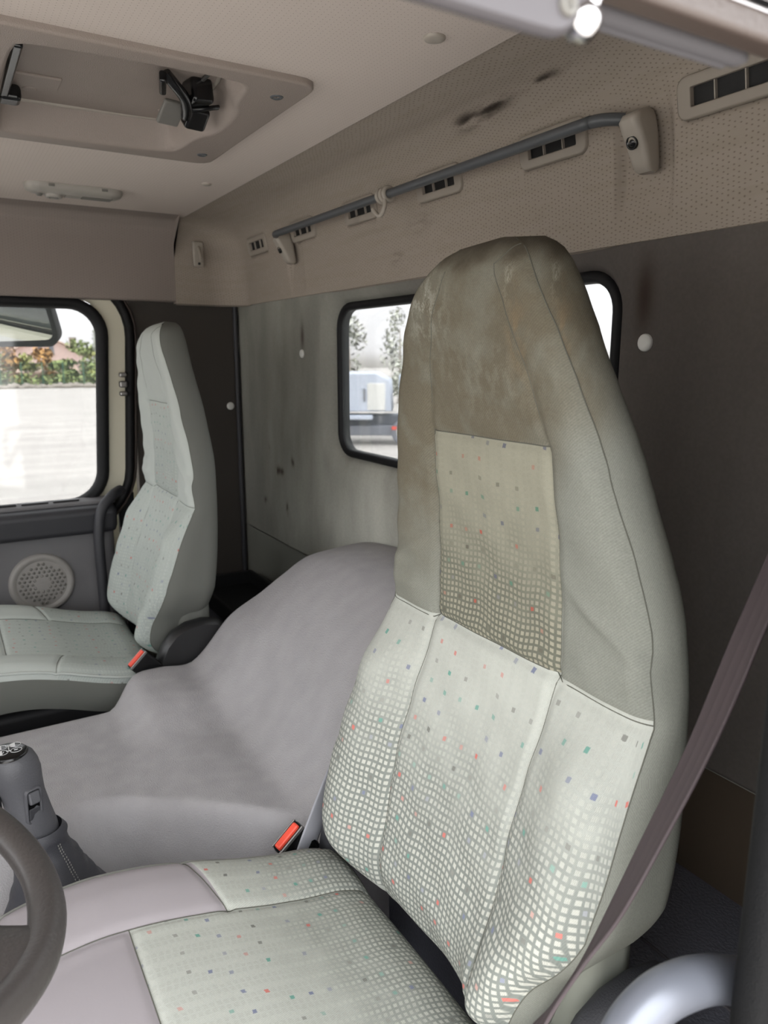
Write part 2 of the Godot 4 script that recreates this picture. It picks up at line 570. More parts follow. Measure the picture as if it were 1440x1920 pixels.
	M.lot.albedo_texture = picture(256, 256, func(x, y):
		var n := l1.get_noise_2d(x * 2.0, y * 6.0)
		return Color(1, 1, 1) * (0.93 + 0.10 * n + 0.03 * hash1(x, y)))
	M.lot.uv1_triplanar = true
	M.lot.uv1_world_triplanar = true
	M.lot.uv1_scale = Vector3.ONE / 24.0
	M.leaf = mat(Color(0.66, 0.72, 0.46), 0.9)
	M.leaf_yellow = mat(Color(0.78, 0.79, 0.48), 0.9)
	M.leaf_orange = mat(Color(0.86, 0.66, 0.40), 0.9)
	M.leaf_grey = mat(Color(0.88, 0.89, 0.83), 0.9)
	M.bark = mat(Color(0.62, 0.58, 0.53), 0.9)
	M.pink = mat(Color(0.88, 0.78, 0.75), 0.9)
	M.tile = mat(Color(0.82, 0.72, 0.66), 0.9)
	M.stone = mat(Color(0.58, 0.55, 0.51), 0.9)
	M.mesh_green = mat(Color(0.26, 0.42, 0.34), 0.7)
	M.truck = mat(Color(0.74, 0.77, 0.82), 0.5)
	M.truck_dark = mat(Color(0.46, 0.47, 0.50), 0.7)
	M.yellow = mat(Color(0.88, 0.76, 0.46), 0.6)

# ------------------------------------------------------------------ setup
func _ready() -> void:
	var cam := Camera3D.new()
	cam.name = "camera"
	cam.fov = 69.26
	cam.near = 0.02
	cam.far = 400.0
	var lens := CameraAttributesPhysical.new()   # a phone's wide lens, focused on the near seat
	lens.frustum_focal_length = 17.376
	lens.frustum_near = 0.02
	lens.frustum_far = 400.0
	lens.frustum_focus_distance = 0.95
	lens.exposure_aperture = 5.6
	cam.attributes = lens
	cam.rotation = Vector3(-atan(292.0 / 1390.0), -deg_to_rad(30.9), 0)
	add_child(cam)
	cam.current = true
	var sky := ProceduralSkyMaterial.new()
	# an overcast sky: about three times as bright overhead as at the horizon
	sky.sky_top_color = Color(1.95, 2.0, 2.05).linear_to_srgb()
	sky.sky_horizon_color = Color(0.80, 0.80, 0.81).linear_to_srgb()
	sky.sky_curve = 0.35
	sky.ground_bottom_color = Color(0.55, 0.54, 0.52)
	sky.ground_horizon_color = Color(0.75, 0.74, 0.72)
	sky.sun_angle_max = 0.0
	var env := Environment.new()
	env.background_mode = Environment.BG_SKY
	env.sky = Sky.new()
	env.sky.sky_material = sky
	env.tonemap_mode = Environment.TONE_MAPPER_LINEAR
	env.tonemap_exposure = 5.0
	env.sdfgi_enabled = true
	env.ssao_enabled = true
	env.ssil_enabled = true
	var we := WorldEnvironment.new()
	we.name = "world"
	we.environment = env
	add_child(we)
	make_materials()
	build_shell()
	build_door()
	build_engine_cover()
	build_seat("driver_seat", Vector3.ZERO, true)
	build_seat("passenger_seat", Vector3(-0.052, -0.008, -1.265), false)
	build_ceiling_things()
	build_controls()
	build_belts()
	build_door_frame()
	build_outside()

# ------------------------------------------------------------------ cab shell
func liner_pt(s: float, t: float) -> Vector3:
	# rear headliner: t from its lower edge (0) to the ceiling crease (1); s 0..1 across the rear, 1..2 round the corner, 2..3 along the side
	var ts := [0.0, 0.12, 0.36, 0.5, 0.62, 0.74, 0.88, 1.0]
	var o := table(ts, [0.003, 0.008, 0.018, 0.028, 0.047, 0.087, 0.137, 0.190], t)
	var y := table(ts, [0.158, 0.200, 0.285, 0.330, 0.362, 0.386, 0.398, 0.404], t)
	if t > 1.0:
		o = 0.19 + (t - 1.0) * 0.4
	var xb := REAR - o
	var zs := FAR + 0.05 + o * 0.30
	var r := minf(0.09, maxf(0.006, xb - 0.672))
	if s <= 1.0:
		var z := lerpf(-0.2, zs + r, s)
		# pressed channels behind the two rail brackets
		var ch := 0.0
		for c in [-0.752, -1.905]:
			ch += smoothstep(0.052, 0.038, absf(z - c)) * smoothstep(0.30, 0.02, absf(t - 0.30)) * 0.014
		for k in 6:   # openings behind the vents
			var c := -2.139 + 0.3038 * k
			ch += smoothstep(0.072, 0.058, absf(z - c)) * smoothstep(0.025, 0.016, absf(y - 0.317)) * 0.022
		return Vector3(xb + ch, y, z)
	if s <= 2.0:
		var th := (s - 1.0) * PI / 2
		return Vector3(xb - r + r * cos(th), y, zs + r - r * sin(th))
	var x := lerpf(xb - r, 0.664, s - 2.0)
	return Vector3(x, y, zs)

func liner_uv(s: float, t: float, p: Vector3) -> Vector2:
	var d: float = (-p.z - 0.2) if s <= 1.0 else 2.1 + (s - 1.0) * 0.12
	return Vector2(d / 2.4, t)

func wall_hole(z: float, y: float, w: float, h: float, r: float, steps: Array, outer: Array) -> G:
	# a wall across x with a rounded window hole: outer = [z0, z1, y0, y1]; steps = [x, growth] from the face to the back
	var g := G.new()
	var inner := rounded(z, y, w, h, r, 8)
	var big := PackedVector2Array()
	var grow0: float = steps[0][1]
	var first := rounded(z, y, w + 2 * grow0, h + 2 * grow0, r + grow0, 8)
	for q in first:   # out to the rectangle along the larger direction, corners kept
		var d := q - Vector2(z, y)
		var kx: float = (outer[1] - z) / d.x if d.x > 0 else (outer[0] - z) / d.x
		var ky: float = (outer[3] - y) / d.y if d.y > 0 else (outer[2] - y) / d.y
		big.append(Vector2(z, y) + d * minf(absf(kx), absf(ky)))
	# put exact corners in
	for cz in [outer[0], outer[1]]:
		for cy in [outer[2], outer[3]]:
			var best := 0
			for k in big.size():
				if big[k].distance_to(Vector2(cz, cy)) < big[best].distance_to(Vector2(cz, cy)): best = k
			big[best] = Vector2(cz, cy)
	var loops := [lift(big, 0, steps[0][0])]
	for s in steps:
		loops.append(lift(rounded(z, y, w + 2 * s[1], h + 2 * s[1], r + s[1], 8), 0, s[0]))
	g.loft(loops)
	for k in g.v.size():
		g.t[k] = Vector2((-g.v[k].z - 0.2) / 2.2, (0.22 - g.v[k].y) / 1.0)
	return g

func build_shell() -> void:
	var g := G.new()
	g.box(Vector3(-0.2, -1.21, -1.3), Vector3(2.3, 0.06, 2.4), 0.005)
	struct("floor", g, M.mat_floor)
	# ceiling: a moulded liner with the opening of the roof hatch, roof skin above it
	g = G.new()
	var hz := -1.357
	var hx := 0.296
	var inner := rounded(hx, hz, 0.44, 0.49, 0.04, 8)
	var outer := PackedVector2Array()
	for q in inner:
		var d := q - Vector2(hx, hz)
		var kx: float = (0.685 - hx) / d.x if d.x > 0 else (-1.35 - hx) / d.x
		var ky: float = (-0.14 - hz) / d.y if d.y > 0 else (-2.4 - hz) / d.y
		outer.append(Vector2(hx, hz) + d * minf(absf(kx), absf(ky)))
	for cx in [0.685, -1.35]:
		for cz in [-0.14, -2.4]:
			var best := 0
			for k in outer.size():
				if outer[k].distance_to(Vector2(cx, cz)) < outer[best].distance_to(Vector2(cx, cz)): best = k
			outer[best] = Vector2(cx, cz)
	g.loft([lift(outer, 1, 0.416), lift(outer, 1, 0.402), lift(inner, 1, 0.402), lift(inner, 1, 0.47)])
	for k in g.n.size():
		if g.v[k].y < 0.41 and g.v[k].y > 0.40: g.n[k] = Vector3.DOWN
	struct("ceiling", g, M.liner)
	g = G.new()
	g.box(Vector3(-0.2, 0.50, -1.3), Vector3(2.34, 0.03, 2.44), 0.01)
	struct("trim_roof_skin", g, M.cream)
	# rear headliner with rounded corner, a thick moulding
	g = G.new()
	g.grid(liner_pt, 0, 1, 420, 0, 1.03, 54, true, liner_uv)
	g.grid(liner_pt, 1, 2, 14, 0, 1.03, 54, true, liner_uv)
	g.grid(liner_pt, 2, 3, 14, 0, 1.03, 54, true, liner_uv)
	g.grid(func(s, t): return liner_pt(s, 0.0) + (Vector3(0.02, -0.004, 0) if s <= 1.0 else Vector3(0.0, -0.004, -0.02)) * t, 0, 1, 60, 0, 1, 2)
	g.grid(func(s, t): return liner_pt(s, 0.0) + Vector3(0, -0.004, -0.012) * t, 1, 3, 20, 0, 1, 2)
	g.grid(func(s, t): return liner_pt(3.0, s) + Vector3(-0.0005, 0, -0.03) * t, 0, 1, 40, 0, 1, 2)
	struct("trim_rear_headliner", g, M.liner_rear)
	# side headliner along the passenger side, curving into the ceiling
	g = G.new()
	var sp := [Vector2(-2.44, 0.163), Vector2(-2.356, 0.163), Vector2(-2.350, 0.168), Vector2(-2.346, 0.25), Vector2(-2.343, 0.33), Vector2(-2.335, 0.370), Vector2(-2.310, 0.394), Vector2(-2.26, 0.403)]
	g.grid(func(x, k):
		var a := clampi(int(floor(k)), 0, sp.size() - 2)
		var q: Vector2 = sp[a].lerp(sp[a + 1], k - a)
		return Vector3(x, q.y, q.x), -1.35, 0.6635, 60, 0, 7, 28, true)
	g.flat([Vector3(0.6635, 0.163, -2.44), Vector3(0.6635, 0.163, -2.356), Vector3(0.6635, 0.25, -2.346), Vector3(0.6635, 0.33, -2.343), Vector3(0.6635, 0.403, -2.26), Vector3(0.6635, 0.42, -2.44)])
	struct("trim_side_headliner", g, M.liner_side_shaded)
	# rear wall with the rounded window opening
	var steps := [[REAR, 0.075], [REAR + 0.0005, 0.062], [REAR + 0.005, 0.045], [REAR + 0.014, 0.026], [REAR + 0.026, 0.015], [REAR + 0.048, 0.012]]
	g = wall_hole(-1.272, -0.062, 0.90, 0.355, 0.05, steps, [-2.42, -0.16, -0.567, 0.20])
	for k in g.n.size():
		if g.v[k].x < REAR + 0.0002: g.n[k] = Vector3(-1, 0, 0)
	g.box(Vector3(REAR + 0.006, -0.566, -1.3), Vector3(0.012, 0.008, 2.2), 0.003)
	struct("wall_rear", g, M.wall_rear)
	g = G.new()
	for b in [[-1.3, 0.36, 2.44, 0.33], [-1.3, -0.80, 2.44, 0.9], [-2.17, -0.05, 0.70, 0.72], [-0.38, -0.05, 0.70, 0.72]]:
		g.box(Vector3(REAR + 0.074, b[1], b[0]), Vector3(0.05, b[3], b[2]), 0.003)
	struct("wall_rear_outer", g, M.cream)
	g = G.new()   # dirty carpet along the foot of the rear wall
	g.box(Vector3(REAR + 0.022, -0.68, -0.72), Vector3(0.02, 0.24, 1.04), 0.006)
	struct("trim_rear_carpet", g, M.carpet)
	g = G.new()   # the cloth wall reaches lower behind the passenger seat
	g.box(Vector3(REAR + 0.010, -0.66, -1.82), Vector3(0.02, 0.20, 1.15), 0.004)
	struct("wall_rear_lower", g, M.wall_plain)
	# passenger side behind the door: dark cloth panel with a bright edge strip in the corner
	g = G.new()
	g.box(Vector3(0.72, -0.30, FAR - 0.02), Vector3(0.385, 0.95, 0.04), 0.006)
	struct("wall_passenger", g, M.side_panel)
	g = G.new()
	g.box(Vector3(0.72, -0.36, FAR - 0.09), Vector3(0.47, 1.8, 0.05), 0.005)
	g.box(Vector3(-1.1, -0.36, FAR - 0.06), Vector3(0.5, 1.8, 0.05), 0.005)
	g.box(Vector3(-0.2, 0.34, FAR - 0.09), Vector3(2.3, 0.32, 0.05), 0.005)
	g.box(Vector3(-0.2, -0.86, FAR - 0.09), Vector3(2.3, 0.8, 0.05), 0.005)
	struct("wall_passenger_outer", g, M.cream)
	g = G.new()
	g.tube(PackedVector3Array([Vector3(REAR - 0.012, 0.156, FAR + 0.012), Vector3(REAR - 0.012, -0.3, FAR + 0.012), Vector3(REAR - 0.012, -0.77, FAR + 0.012)]), 0.008, 10)
	struct("trim_corner_strip", g, M.charcoal)
	# rear shelf with its rubber mat, across the cab behind the seats
	g = G.new()
	g.box(Vector3(0.755, -0.80, -0.62), Vector3(0.29, 0.10, 0.82), 0.006)
	g.box(Vector3(0.755, -0.80, -1.98), Vector3(0.29, 0.10, 0.84), 0.006)
	g.box(Vector3(0.60, -1.0, -0.62), Vector3(0.03, 0.36, 0.82), 0.006)
	g.box(Vector3(0.60, -1.0, -1.98), Vector3(0.03, 0.36, 0.84), 0.006)
	var sh := struct("trim_rear_shelf", g, M.mat_floor)
	g = G.new()
	g.box(Vector3(0.722, -0.7495, -0.55), Vector3(0.004, 0.004, 0.5), 0.0015)
	obj("mat_joint", g, M.seal, sh)
	g = G.new()
	g.box(Vector3(0.72, -0.7495, -1.98), Vector3(0.004, 0.004, 0.7), 0.0015)
	obj("mat_joint", g, M.seal, sh)
	# front: bulkhead, windscreen pillars, dashboard
	g = G.new()
	g.box(Vector3(-1.33, -0.85, -1.3), Vector3(0.06, 0.8, 2.4), 0.01)
	g.box(Vector3(-1.33, 0.40, -1.3), Vector3(0.06, 0.16, 2.4), 0.01)
	g.box(Vector3(-1.31, 0.0, -0.2), Vector3(0.08, 0.95, 0.08), 0.02)
	g.box(Vector3(-1.31, 0.0, -2.4), Vector3(0.08, 0.95, 0.08), 0.02)
	struct("wall_front", g, M.cream)
	g = G.new()
	g.box(Vector3(-1.33, -0.06, -1.3), Vector3(0.006, 0.78, 2.1), 0.002)
	struct("window_3", g, M.glass)
	var da := thing("dashboard", Vector3(-1.1, -1.17, -1.3), "charcoal dashboard across the front of the cab below the windscreen", "dashboard")
	g = G.new()
	g.box(Vector3(-0.92, -0.64, -1.3), Vector3(0.72, 0.46, 2.1), 0.09)
	obj("body", g, M.charcoal, da)
	# driver side: header, rear pillar, front pillar, sill
	g = G.new()
	g.box(Vector3(-0.2, 0.32, -0.175), Vector3(2.3, 0.32, 0.05), 0.01)
	g.box(Vector3(0.66, -0.3, -0.17), Vector3(0.52, 1.9, 0.06), 0.012)
	g.box(Vector3(-1.15, -0.3, -0.17), Vector3(0.36, 1.9, 0.06), 0.012)
	g.box(Vector3(-0.2, -1.19, -0.17), Vector3(2.3, 0.1, 0.08), 0.012)
	struct("wall_driver", g, M.frame_paint)
	# rear window: rubber frame and pane
	g = G.new()
	var loops := []
	for s in [[0.902, 0.015], [0.897, 0.012], [0.895, 0.006], [0.897, 0.000], [0.902, -0.003], [0.912, -0.004], [0.915, -0.003], [0.925, -0.002], [0.925, 0.03]]:
		loops.append(lift(rounded(-1.272, -0.062, 0.90 + 2 * s[1], 0.355 + 2 * s[1], 0.05 + s[1], 8), 0, s[0]))
	g.loft(loops)
	var w2 := struct("window_2", g, M.rubber)
	g = slab(rounded(-1.272, -0.062, 0.90, 0.355, 0.05, 8), 0, 0.904, 0.909, 0.001)
	obj("pane", g, M.glass_tinted, w2)

func clip_button(at: Vector3, axis: Vector3, r: float, label: String) -> void:
	var g := G.new()
	g.lathe(at, axis, [Vector2(0, 0.0045), Vector2(r * 0.18, 0.0042), Vector2(r * 0.22, 0.0048), Vector2(r * 0.6, 0.0045), Vector2(r * 0.88, 0.003), Vector2(r, 0.0012), Vector2(r, -0.002)], 20)
	tag(obj("trim_clip", g, M.white if axis.y == 0 else M.beige), label, "trim clip", "round panel clips")

# ------------------------------------------------------------------ passenger door
func build_door() -> void:
	var zc := -0.145
	var wx := -0.084   # window centre x
	var ww := 1.032
	var wh := 0.57
	# body aperture paint and the two black seals, rings round the window
	var g := G.new()
	var lean := func(lo: PackedVector3Array) -> PackedVector3Array:   # the rear edge of the door leans back towards the top
		var out := PackedVector3Array()
		for q in lo: out.append(q + Vector3(0.066 * (q.y - 0.1) + 0.004, 0, 0))
		return out
	var ring := func(z0: float, a: float, z1: float, b: float, r: float) -> Array:
		return [lean.call(lift(rounded(wx, zc, ww + 2 * a, wh + 2 * a, r + a, 8), 2, z0)), lean.call(lift(rounded(wx, zc, ww + 2 * b, wh + 2 * b, r + b, 8), 2, z1))]
	g.loft(ring.call(-2.385, 0.03, -2.385, 0.085, 0.085), true, false, false, true)
	var dr := struct("door_1", g, M.cream)
	g = G.new()
	var lo := []
	for s in [[-2.40, -0.004], [-2.375, -0.006], [-2.362, 0.002], [-2.358, 0.010], [-2.359, 0.020], [-2.366, 0.027], [-2.39, 0.028]]:
		lo.append(lean.call(lift(rounded(wx, zc, ww + 2 * s[1], wh + 2 * s[1], 0.085 + s[1], 8), 2, s[0])))
	g.loft(lo, true, false, false, true)
	obj("window_seal", g, M.rubber, dr)
	g = G.new()
	lo = []
	for s in [[-2.392, 0.078], [-2.372, 0.079], [-2.362, 0.088], [-2.366, 0.100], [-2.385, 0.106]]:
		lo.append(lean.call(lift(rounded(wx, zc, ww + 2 * s[1], wh + 2 * s[1], 0.085 + s[1], 8), 2, s[0])))
	g.loft(lo, true, false, false, true)
	obj("door_seal", g, M.rubber, dr)
	g = G.new()
	lo = []
	for s in [[-2.396, 0.104], [-2.380, 0.106], [-2.378, 0.112], [-2.398, 0.118]]:
		lo.append(lean.call(lift(rounded(wx, zc, ww + 2 * s[1], wh + 2 * s[1], 0.085 + s[1], 8), 2, s[0])))
	g.loft(lo, true, false, false, true)
	obj("seal_edge", g, M.frame_paint, dr)
	g = slab(rounded(wx, zc, ww + 0.02, wh + 0.02, 0.09, 8), 2, -2.398, -2.393, 0.001)
	var w1 := struct("window_1", g, M.glass_tinted)
	# lower pillar strip below the window corner, cream, and black behind it
	g = G.new()
	g.box(Vector3(0.482, -0.72, -2.40), Vector3(0.05, 0.60, 0.02), 0.004)
	obj("pillar_strip", g, M.rubber, dr)
	# inner panel
	g = G.new()
	g.box(Vector3(-0.12, -0.82, -2.355), Vector3(1.10, 0.72, 0.05), 0.03)
	obj("inner_panel", g, M.door_grey, dr)
	g = G.new()
	g.box(Vector3(-0.13, -0.475, -2.33), Vector3(1.13, 0.085, 0.09), 0.022, Basis(Vector3.RIGHT, 0.16))
	var ar := obj("armrest_ledge", g, M.charcoal, dr)
	g = G.new()
	g.box(Vector3(-0.13, -0.428, -2.345), Vector3(1.13, 0.012, 0.055), 0.005, Basis(Vector3.RIGHT, 0.10))
	obj("ledge_top", g, M.door_grey, ar)
	for k in 4:
		g = G.new()
		g.box(Vector3(0.30 - k * 0.085, -0.4205, -2.343), Vector3(0.072, 0.006, 0.018), 0.0025)
		obj("vent_slot", g, M.shadow if k == 2 else M.black, ar)
	g = G.new()   # slanted storage edge under the ledge
	g.box(Vector3(0.06, -0.60, -2.325), Vector3(0.012, 0.16, 0.02), 0.005, Basis(Vector3.BACK, -0.5))
	obj("panel_crease", g, M.charcoal, dr)
	# loudspeaker with a grille of round holes
	var sp := Vector3(0.213, -0.658, -2.33)
	g = G.new()
	g.lathe(sp, Vector3(0, 0, 1), [Vector2(0.091, -0.004), Vector2(0.090, 0.006), Vector2(0.084, 0.012), Vector2(0.076, 0.012), Vector2(0.070, 0.008), Vector2(0.068, 0.0075), Vector2(0.03, 0.010), Vector2(0, 0.011)], 40)
	var spk := obj("speaker_cover", g, M.grille, dr)
	g = G.new()
	for a in range(-5, 6):
		for b in range(-5, 6):
			var q := Vector2(a * 0.0135 + (0.00675 if b % 2 != 0 else 0.0), b * 0.0118)
			if q.length() < 0.062:
				g.lathe(sp + Vector3(q.x, q.y, 0.0098), Vector3(0, 0, 1), [Vector2(0.0046, -0.004), Vector2(0.0046, 0.0006), Vector2(0, 0.0002)], 6)
	tag(obj("grille_holes", g, M.lamp_dark, spk), "", "", "", "stuff")
	# pull handle down the rear edge of the door
	g = G.new()
	g.tube(smooth([Vector3(0.455, -0.40, -2.33), Vector3(0.42, -0.41, -2.29), Vector3(0.385, -0.45, -2.275), Vector3(0.372, -0.53, -2.27), Vector3(0.372, -0.66, -2.27), Vector3(0.374, -0.80, -2.275), Vector3(0.385, -0.86, -2.32)]), 0.0155, 12)
	obj("pull_handle", g, M.charcoal, dr)
	# striker pieces on the pillar
	for k in 3:
		g = G.new()
		g.box(Vector3(0.492 - k * 0.001, -0.055 - k * 0.028, -2.358), Vector3(0.022, 0.014 if k != 1 else 0.02, 0.02), 0.005)
		obj("striker", g, M.steel, dr)
	# passenger belt hanging by the pillar
	g = G.new()
	g.box(Vector3(0.445, -0.64, -2.22), Vector3(0.045, 0.30, 0.004), 0.0015, Basis(Vector3.UP, 0.35))
	tag(obj("seat_belt", g, M.belt), "dark brown seat belt webbing hanging between the far seat and the passenger door", "seat belt")
	# kerb mirror outside
	var mr := thing("kerb_mirror", Vector3(0.1, 0.1, -2.72), "black framed kerb mirror hanging outside the top of the passenger window", "mirror")
	var bs := Basis(Vector3.UP, -0.6) * Basis(Vector3.RIGHT, 0.42)
	var c := Vector3(0.148, 0.107, -2.70)
	g = G.new()
	var ls := []
	for s in [[0.0, -0.012], [0.006, 0.0], [0.004, 0.006], [-0.03, 0.004], [-0.06, -0.02], [-0.07, -0.05]]:
		ls.append(turned(lift(rounded(0, 0, 0.46 + 2 * s[1], 0.155 + 2 * s[1], 0.04 + s[1] * 0.5, 6), 2, s[0]), bs, c))
	g.loft(ls, true, false, true, false)
	obj("housing", g, M.rubber, mr)
	g = G.new()   # a slightly convex glass
	g.grid(func(u, v): return bs * Vector3(u * 0.223, v * 0.071, 0.012 * (1.0 - 0.5 * u * u - 0.5 * v * v) - 0.006) + c, -1, 1, 24, -1, 1, 12)
	obj("mirror_glass", g, M.mirror, mr)
	g = G.new()
	g.tube(PackedVector3Array([c + Vector3(0, 0.05, -0.02), c + Vector3(0, 0.13, 0.05), c + Vector3(0, 0.17, 0.24)]), 0.012, 8)
	obj("arm", g, M.rubber, mr)

# ------------------------------------------------------------------ engine cover between the seats
func cover_pt(u: float, w: float) -> Vector3:
	# u = x along the cab; w 0..1 across from the driver side (near) to the passenger side (far), skirts included
	var x := u
	var zf := -1.585 - 0.075 * smoothstep(0.24, 0.34, x) + 0.06 * smoothstep(0.56, 0.68, x)
	var zn := -0.93 - 0.10 * smoothstep(0.5, 0.7, x)
	var r := 0.035
	var deck := -0.745 + 0.012 * smoothstep(0.24, 0.35, x)
	var rise := table([-0.8, 0.38, 0.45, 0.50, 0.55, 0.60, 0.66, 0.72, 0.80, 0.88], [0.0, 0.0, -0.004, 0.040, 0.118, 0.187, 0.250, 0.288, 0.300, 0.305], x)
	var y := deck + rise
	var along: float
	var z: float
	var drop := 0.0
	if w < 0.1:
		z = zn + 0.012 * (1.0 - w / 0.1)
		drop = r + (1.0 - w / 0.1) * 0.42
	elif w > 0.9:
		z = zf - 0.012 * (w - 0.9) / 0.1
		drop = r + (w - 0.9) / 0.1 * 0.42
	elif w < 0.2:
		var th := (w - 0.1) / 0.1 * PI / 2
		z = zn - r * (1.0 - cos(th))
		drop = r * (1.0 - sin(th))
	elif w > 0.8:
		var th := (0.9 - w) / 0.1 * PI / 2
		z = zf + r * (1.0 - cos(th))
		drop = r * (1.0 - sin(th))
	else:
		z = lerpf(zn - r, zf + r, (w - 0.2) / 0.6)
	y += 0.034 * smoothstep(0.25, 0.315, x) * smoothstep(0.62, 0.5, x) * smoothstep(-1.33, -1.50, z)
	# crown of the hump falls gently to both sides
	var hump := smoothstep(0.48, 0.70, x)
	y -= hump * 0.055 * pow(absf((z + 1.30) / 0.36), 2.6)
	# the deck breaks off in an arc and falls steeply towards the driver's seat and the gear lever
	var ze := table([-0.7, 0.12, 0.20, 0.26, 0.32, 0.38, 0.46, 0.54], [-1.215, -1.215, -1.195, -1.145, -1.085, -1.03, -0.985, -0.96], x)
	var deep := table([-0.7, 0.10, 0.22, 0.34, 0.44, 0.54], [0.10, 0.10, 0.22, 0.26, 0.14, 0.0], x)
	y -= deep * smoothstep(ze - 0.035, ze + 0.085, z)
	return Vector3(x, y - drop, z)

func build_engine_cover() -> void:
	var g := G.new()
	g.grid(cover_pt, -0.65, 0.872, 120, 0, 1, 160)
	tag(obj("engine_cover", g, M.cover), "grey grained vinyl engine cover rising in a hump between the two seats", "engine cover")
	# black plastic tray on the shelf behind the passenger seat
	var t := thing("storage_tray", Vector3(0.74, -0.75, -2.0), "low black plastic tray on the shelf behind the passenger seat", "tray")
	g = G.new()
	g.box(Vector3(0.745, -0.742, -2.0), Vector3(0.19, 0.012, 0.56), 0.004)
	obj("base", g, M.black, t)
	for s in [[0.65, -2.0, 0.012, 0.56], [0.84, -2.0, 0.012, 0.56], [0.745, -1.73, 0.20, 0.012], [0.745, -2.27, 0.20, 0.012]]:
		g = G.new()
		g.box(Vector3(s[0], -0.722, s[1]), Vector3(s[2], 0.05, s[3]), 0.004)
		obj("rim", g, M.black, t)

# ------------------------------------------------------------------ seats (built in the driver seat's place, then shifted)
const BY := [-0.735, -0.725, -0.70, -0.66, -0.613, -0.575, -0.535, -0.45, -0.332, -0.25, -0.20, -0.126, -0.09, -0.02, 0.03, 0.06, 0.085, 0.10, 0.112, 0.118, 0.1205]
const HN := [0.13, 0.155, 0.172, 0.186, 0.205, 0.232, 0.250, 0.252, 0.244, 0.232, 0.217, 0.193, 0.180, 0.153, 0.132, 0.117, 0.103, 0.090, 0.070, 0.045, 0.004]
const HF := [0.10, 0.16, 0.205, 0.232, 0.247, 0.250, 0.248, 0.242, 0.234, 0.227, 0.217, 0.202, 0.193, 0.172, 0.151, 0.134, 0.115, 0.094, 0.072, 0.046, 0.004]
const XF := [0.500, 0.470, 0.447, 0.437, 0.444, 0.455, 0.466, 0.495, 0.534, 0.538, 0.535, 0.525, 0.520, 0.505, 0.495, 0.491, 0.491, 0.495, 0.505, 0.517, 0.536]
const XB := [0.510, 0.540, 0.555, 0.562, 0.570, 0.580, 0.588, 0.597, 0.604, 0.604, 0.601, 0.593, 0.588, 0.577, 0.570, 0.566, 0.562, 0.558, 0.552, 0.546, 0.538]

func back_pt(a: float, y: float) -> Vector3:
	y = clampf(y, -0.735, 0.1205)
	a = fposmod(a, 5.0)
	var hn := table(BY, HN, y)
	var hf := table(BY, HF, y)
	var xf := table(BY, XF, y)
	var xb := table(BY, XB, y)
	var th := maxf(0.002, xb - xf)
	var rf := minf(0.034, minf(minf(hn, hf) * 0.8, th * 0.48))
	var rb := minf(0.034, minf(minf(hn, hf) * 0.8, th * 0.48))
	var zc := SEAT.z
	var x: float
	var z: float
	var wf := 0.0     # how much of the front's relief applies
	if a <= 1.0:
		z = lerpf(-(hf - rf), hn - rf, a)
		x = xf
		wf = 1.0
	elif a <= 1.5:
		var q := (a - 1.0) * PI
		z = hn - rf + rf * sin(q)
		x = xf + rf - rf * cos(q)
		wf = cos(q)
	elif a <= 2.0:
		z = hn
		x = lerpf(xf + rf, xb - rb, (a - 1.5) * 2.0)
	elif a <= 2.5:
		var q := (a - 2.0) * PI
		z = hn - rb + rb * cos(q)
		x = xb - rb + rb * sin(q)
	elif a <= 3.5:
		z = lerpf(hn - rb, -(hf - rb), a - 2.5)
		x = xb + 0.012 * sin((a - 2.5) * PI) * smoothstep(0.12, 0.0, y)
	elif a <= 4.0:
		var q := (a - 3.5) * PI
		z = -(hf - rb) - rb * sin(q)
		x = xb - rb + rb * cos(q)
	elif a <= 4.5:
		z = -hf
		x = lerpf(xb - rb, xf + rf, (a - 4.0) * 2.0)
	else:
		var q := (a - 4.5) * PI
		z = -(hf - rf) - rf * cos(q)
		x = xf + rf - rf * sin(q)
		wf = sin(q)
	if wf > 0.0:
		var s := absf(z) / (hn if z > 0 else hf)
		var low := smoothstep(-0.34, -0.42, y) * smoothstep(-0.74, -0.66, y)
		var up := smoothstep(-0.30, -0.22, y) * smoothstep(0.0, -0.08, y)
		var bol := exp(-pow((s - 0.78) / 0.22, 2.0))
		x -= wf * bol * (0.030 * low + 0.010 * up)
		x += wf * 0.008 * low * exp(-pow(s / 0.4, 2.0))
		# tuck at the seams
		var zs := seam_half(y, signf(z))
		x += wf * 0.0055 * exp(-pow((absf(z) - zs) / 0.006, 2.0)) * smoothstep(0.06, -0.12, y)
		if absf(z) < zs + 0.004:
			x += wf * 0.006 * exp(-pow((y + 0.333) / 0.006, 2.0))
			x += wf * 0.004 * exp(-pow((y + 0.089) / 0.006, 2.0))
		else:
			# the loose plain cloth sags in a roll over the lower seam
			var k := smoothstep(zs, zs + 0.05, absf(z))
			x -= wf * wf * k * 0.010 * exp(-pow((y + 0.300) / 0.022, 2.0))
			x += wf * wf * 0.005 * exp(-pow((y + 0.340) / 0.008, 2.0))
			x -= wf * k * 0.004 * exp(-pow((y + 0.255 + 0.5 * (absf(z) - 0.17)) / 0.010, 2.0))
		x += wf * 0.0018 * sin(z * 46.0 + y * 31.0) * sin(y * 57.0 + z * 13.0)
	# the crown slopes up to the rear
	y += 0.25 * (x - 0.522) * smoothstep(0.0, 0.10, y)
	if head_scale < 1.0: x += maxf(0.0, y + 0.3) * 0.06
	if y > -0.3: y = -0.3 + (y + 0.3) * head_scale
	return Vector3(x, y, zc + z)

func seam_half(y: float, sd := 1.0) -> float:   # half width between the two upright seams
	var w := table([-0.74, -0.5, -0.333, -0.09, 0.0, 0.06, 0.10], [0.112, 0.112, 0.112, 0.103, 0.080, 0.058, 0.040], y)
	return w + 0.014 * sd * smoothstep(-0.45, -0.68, y)

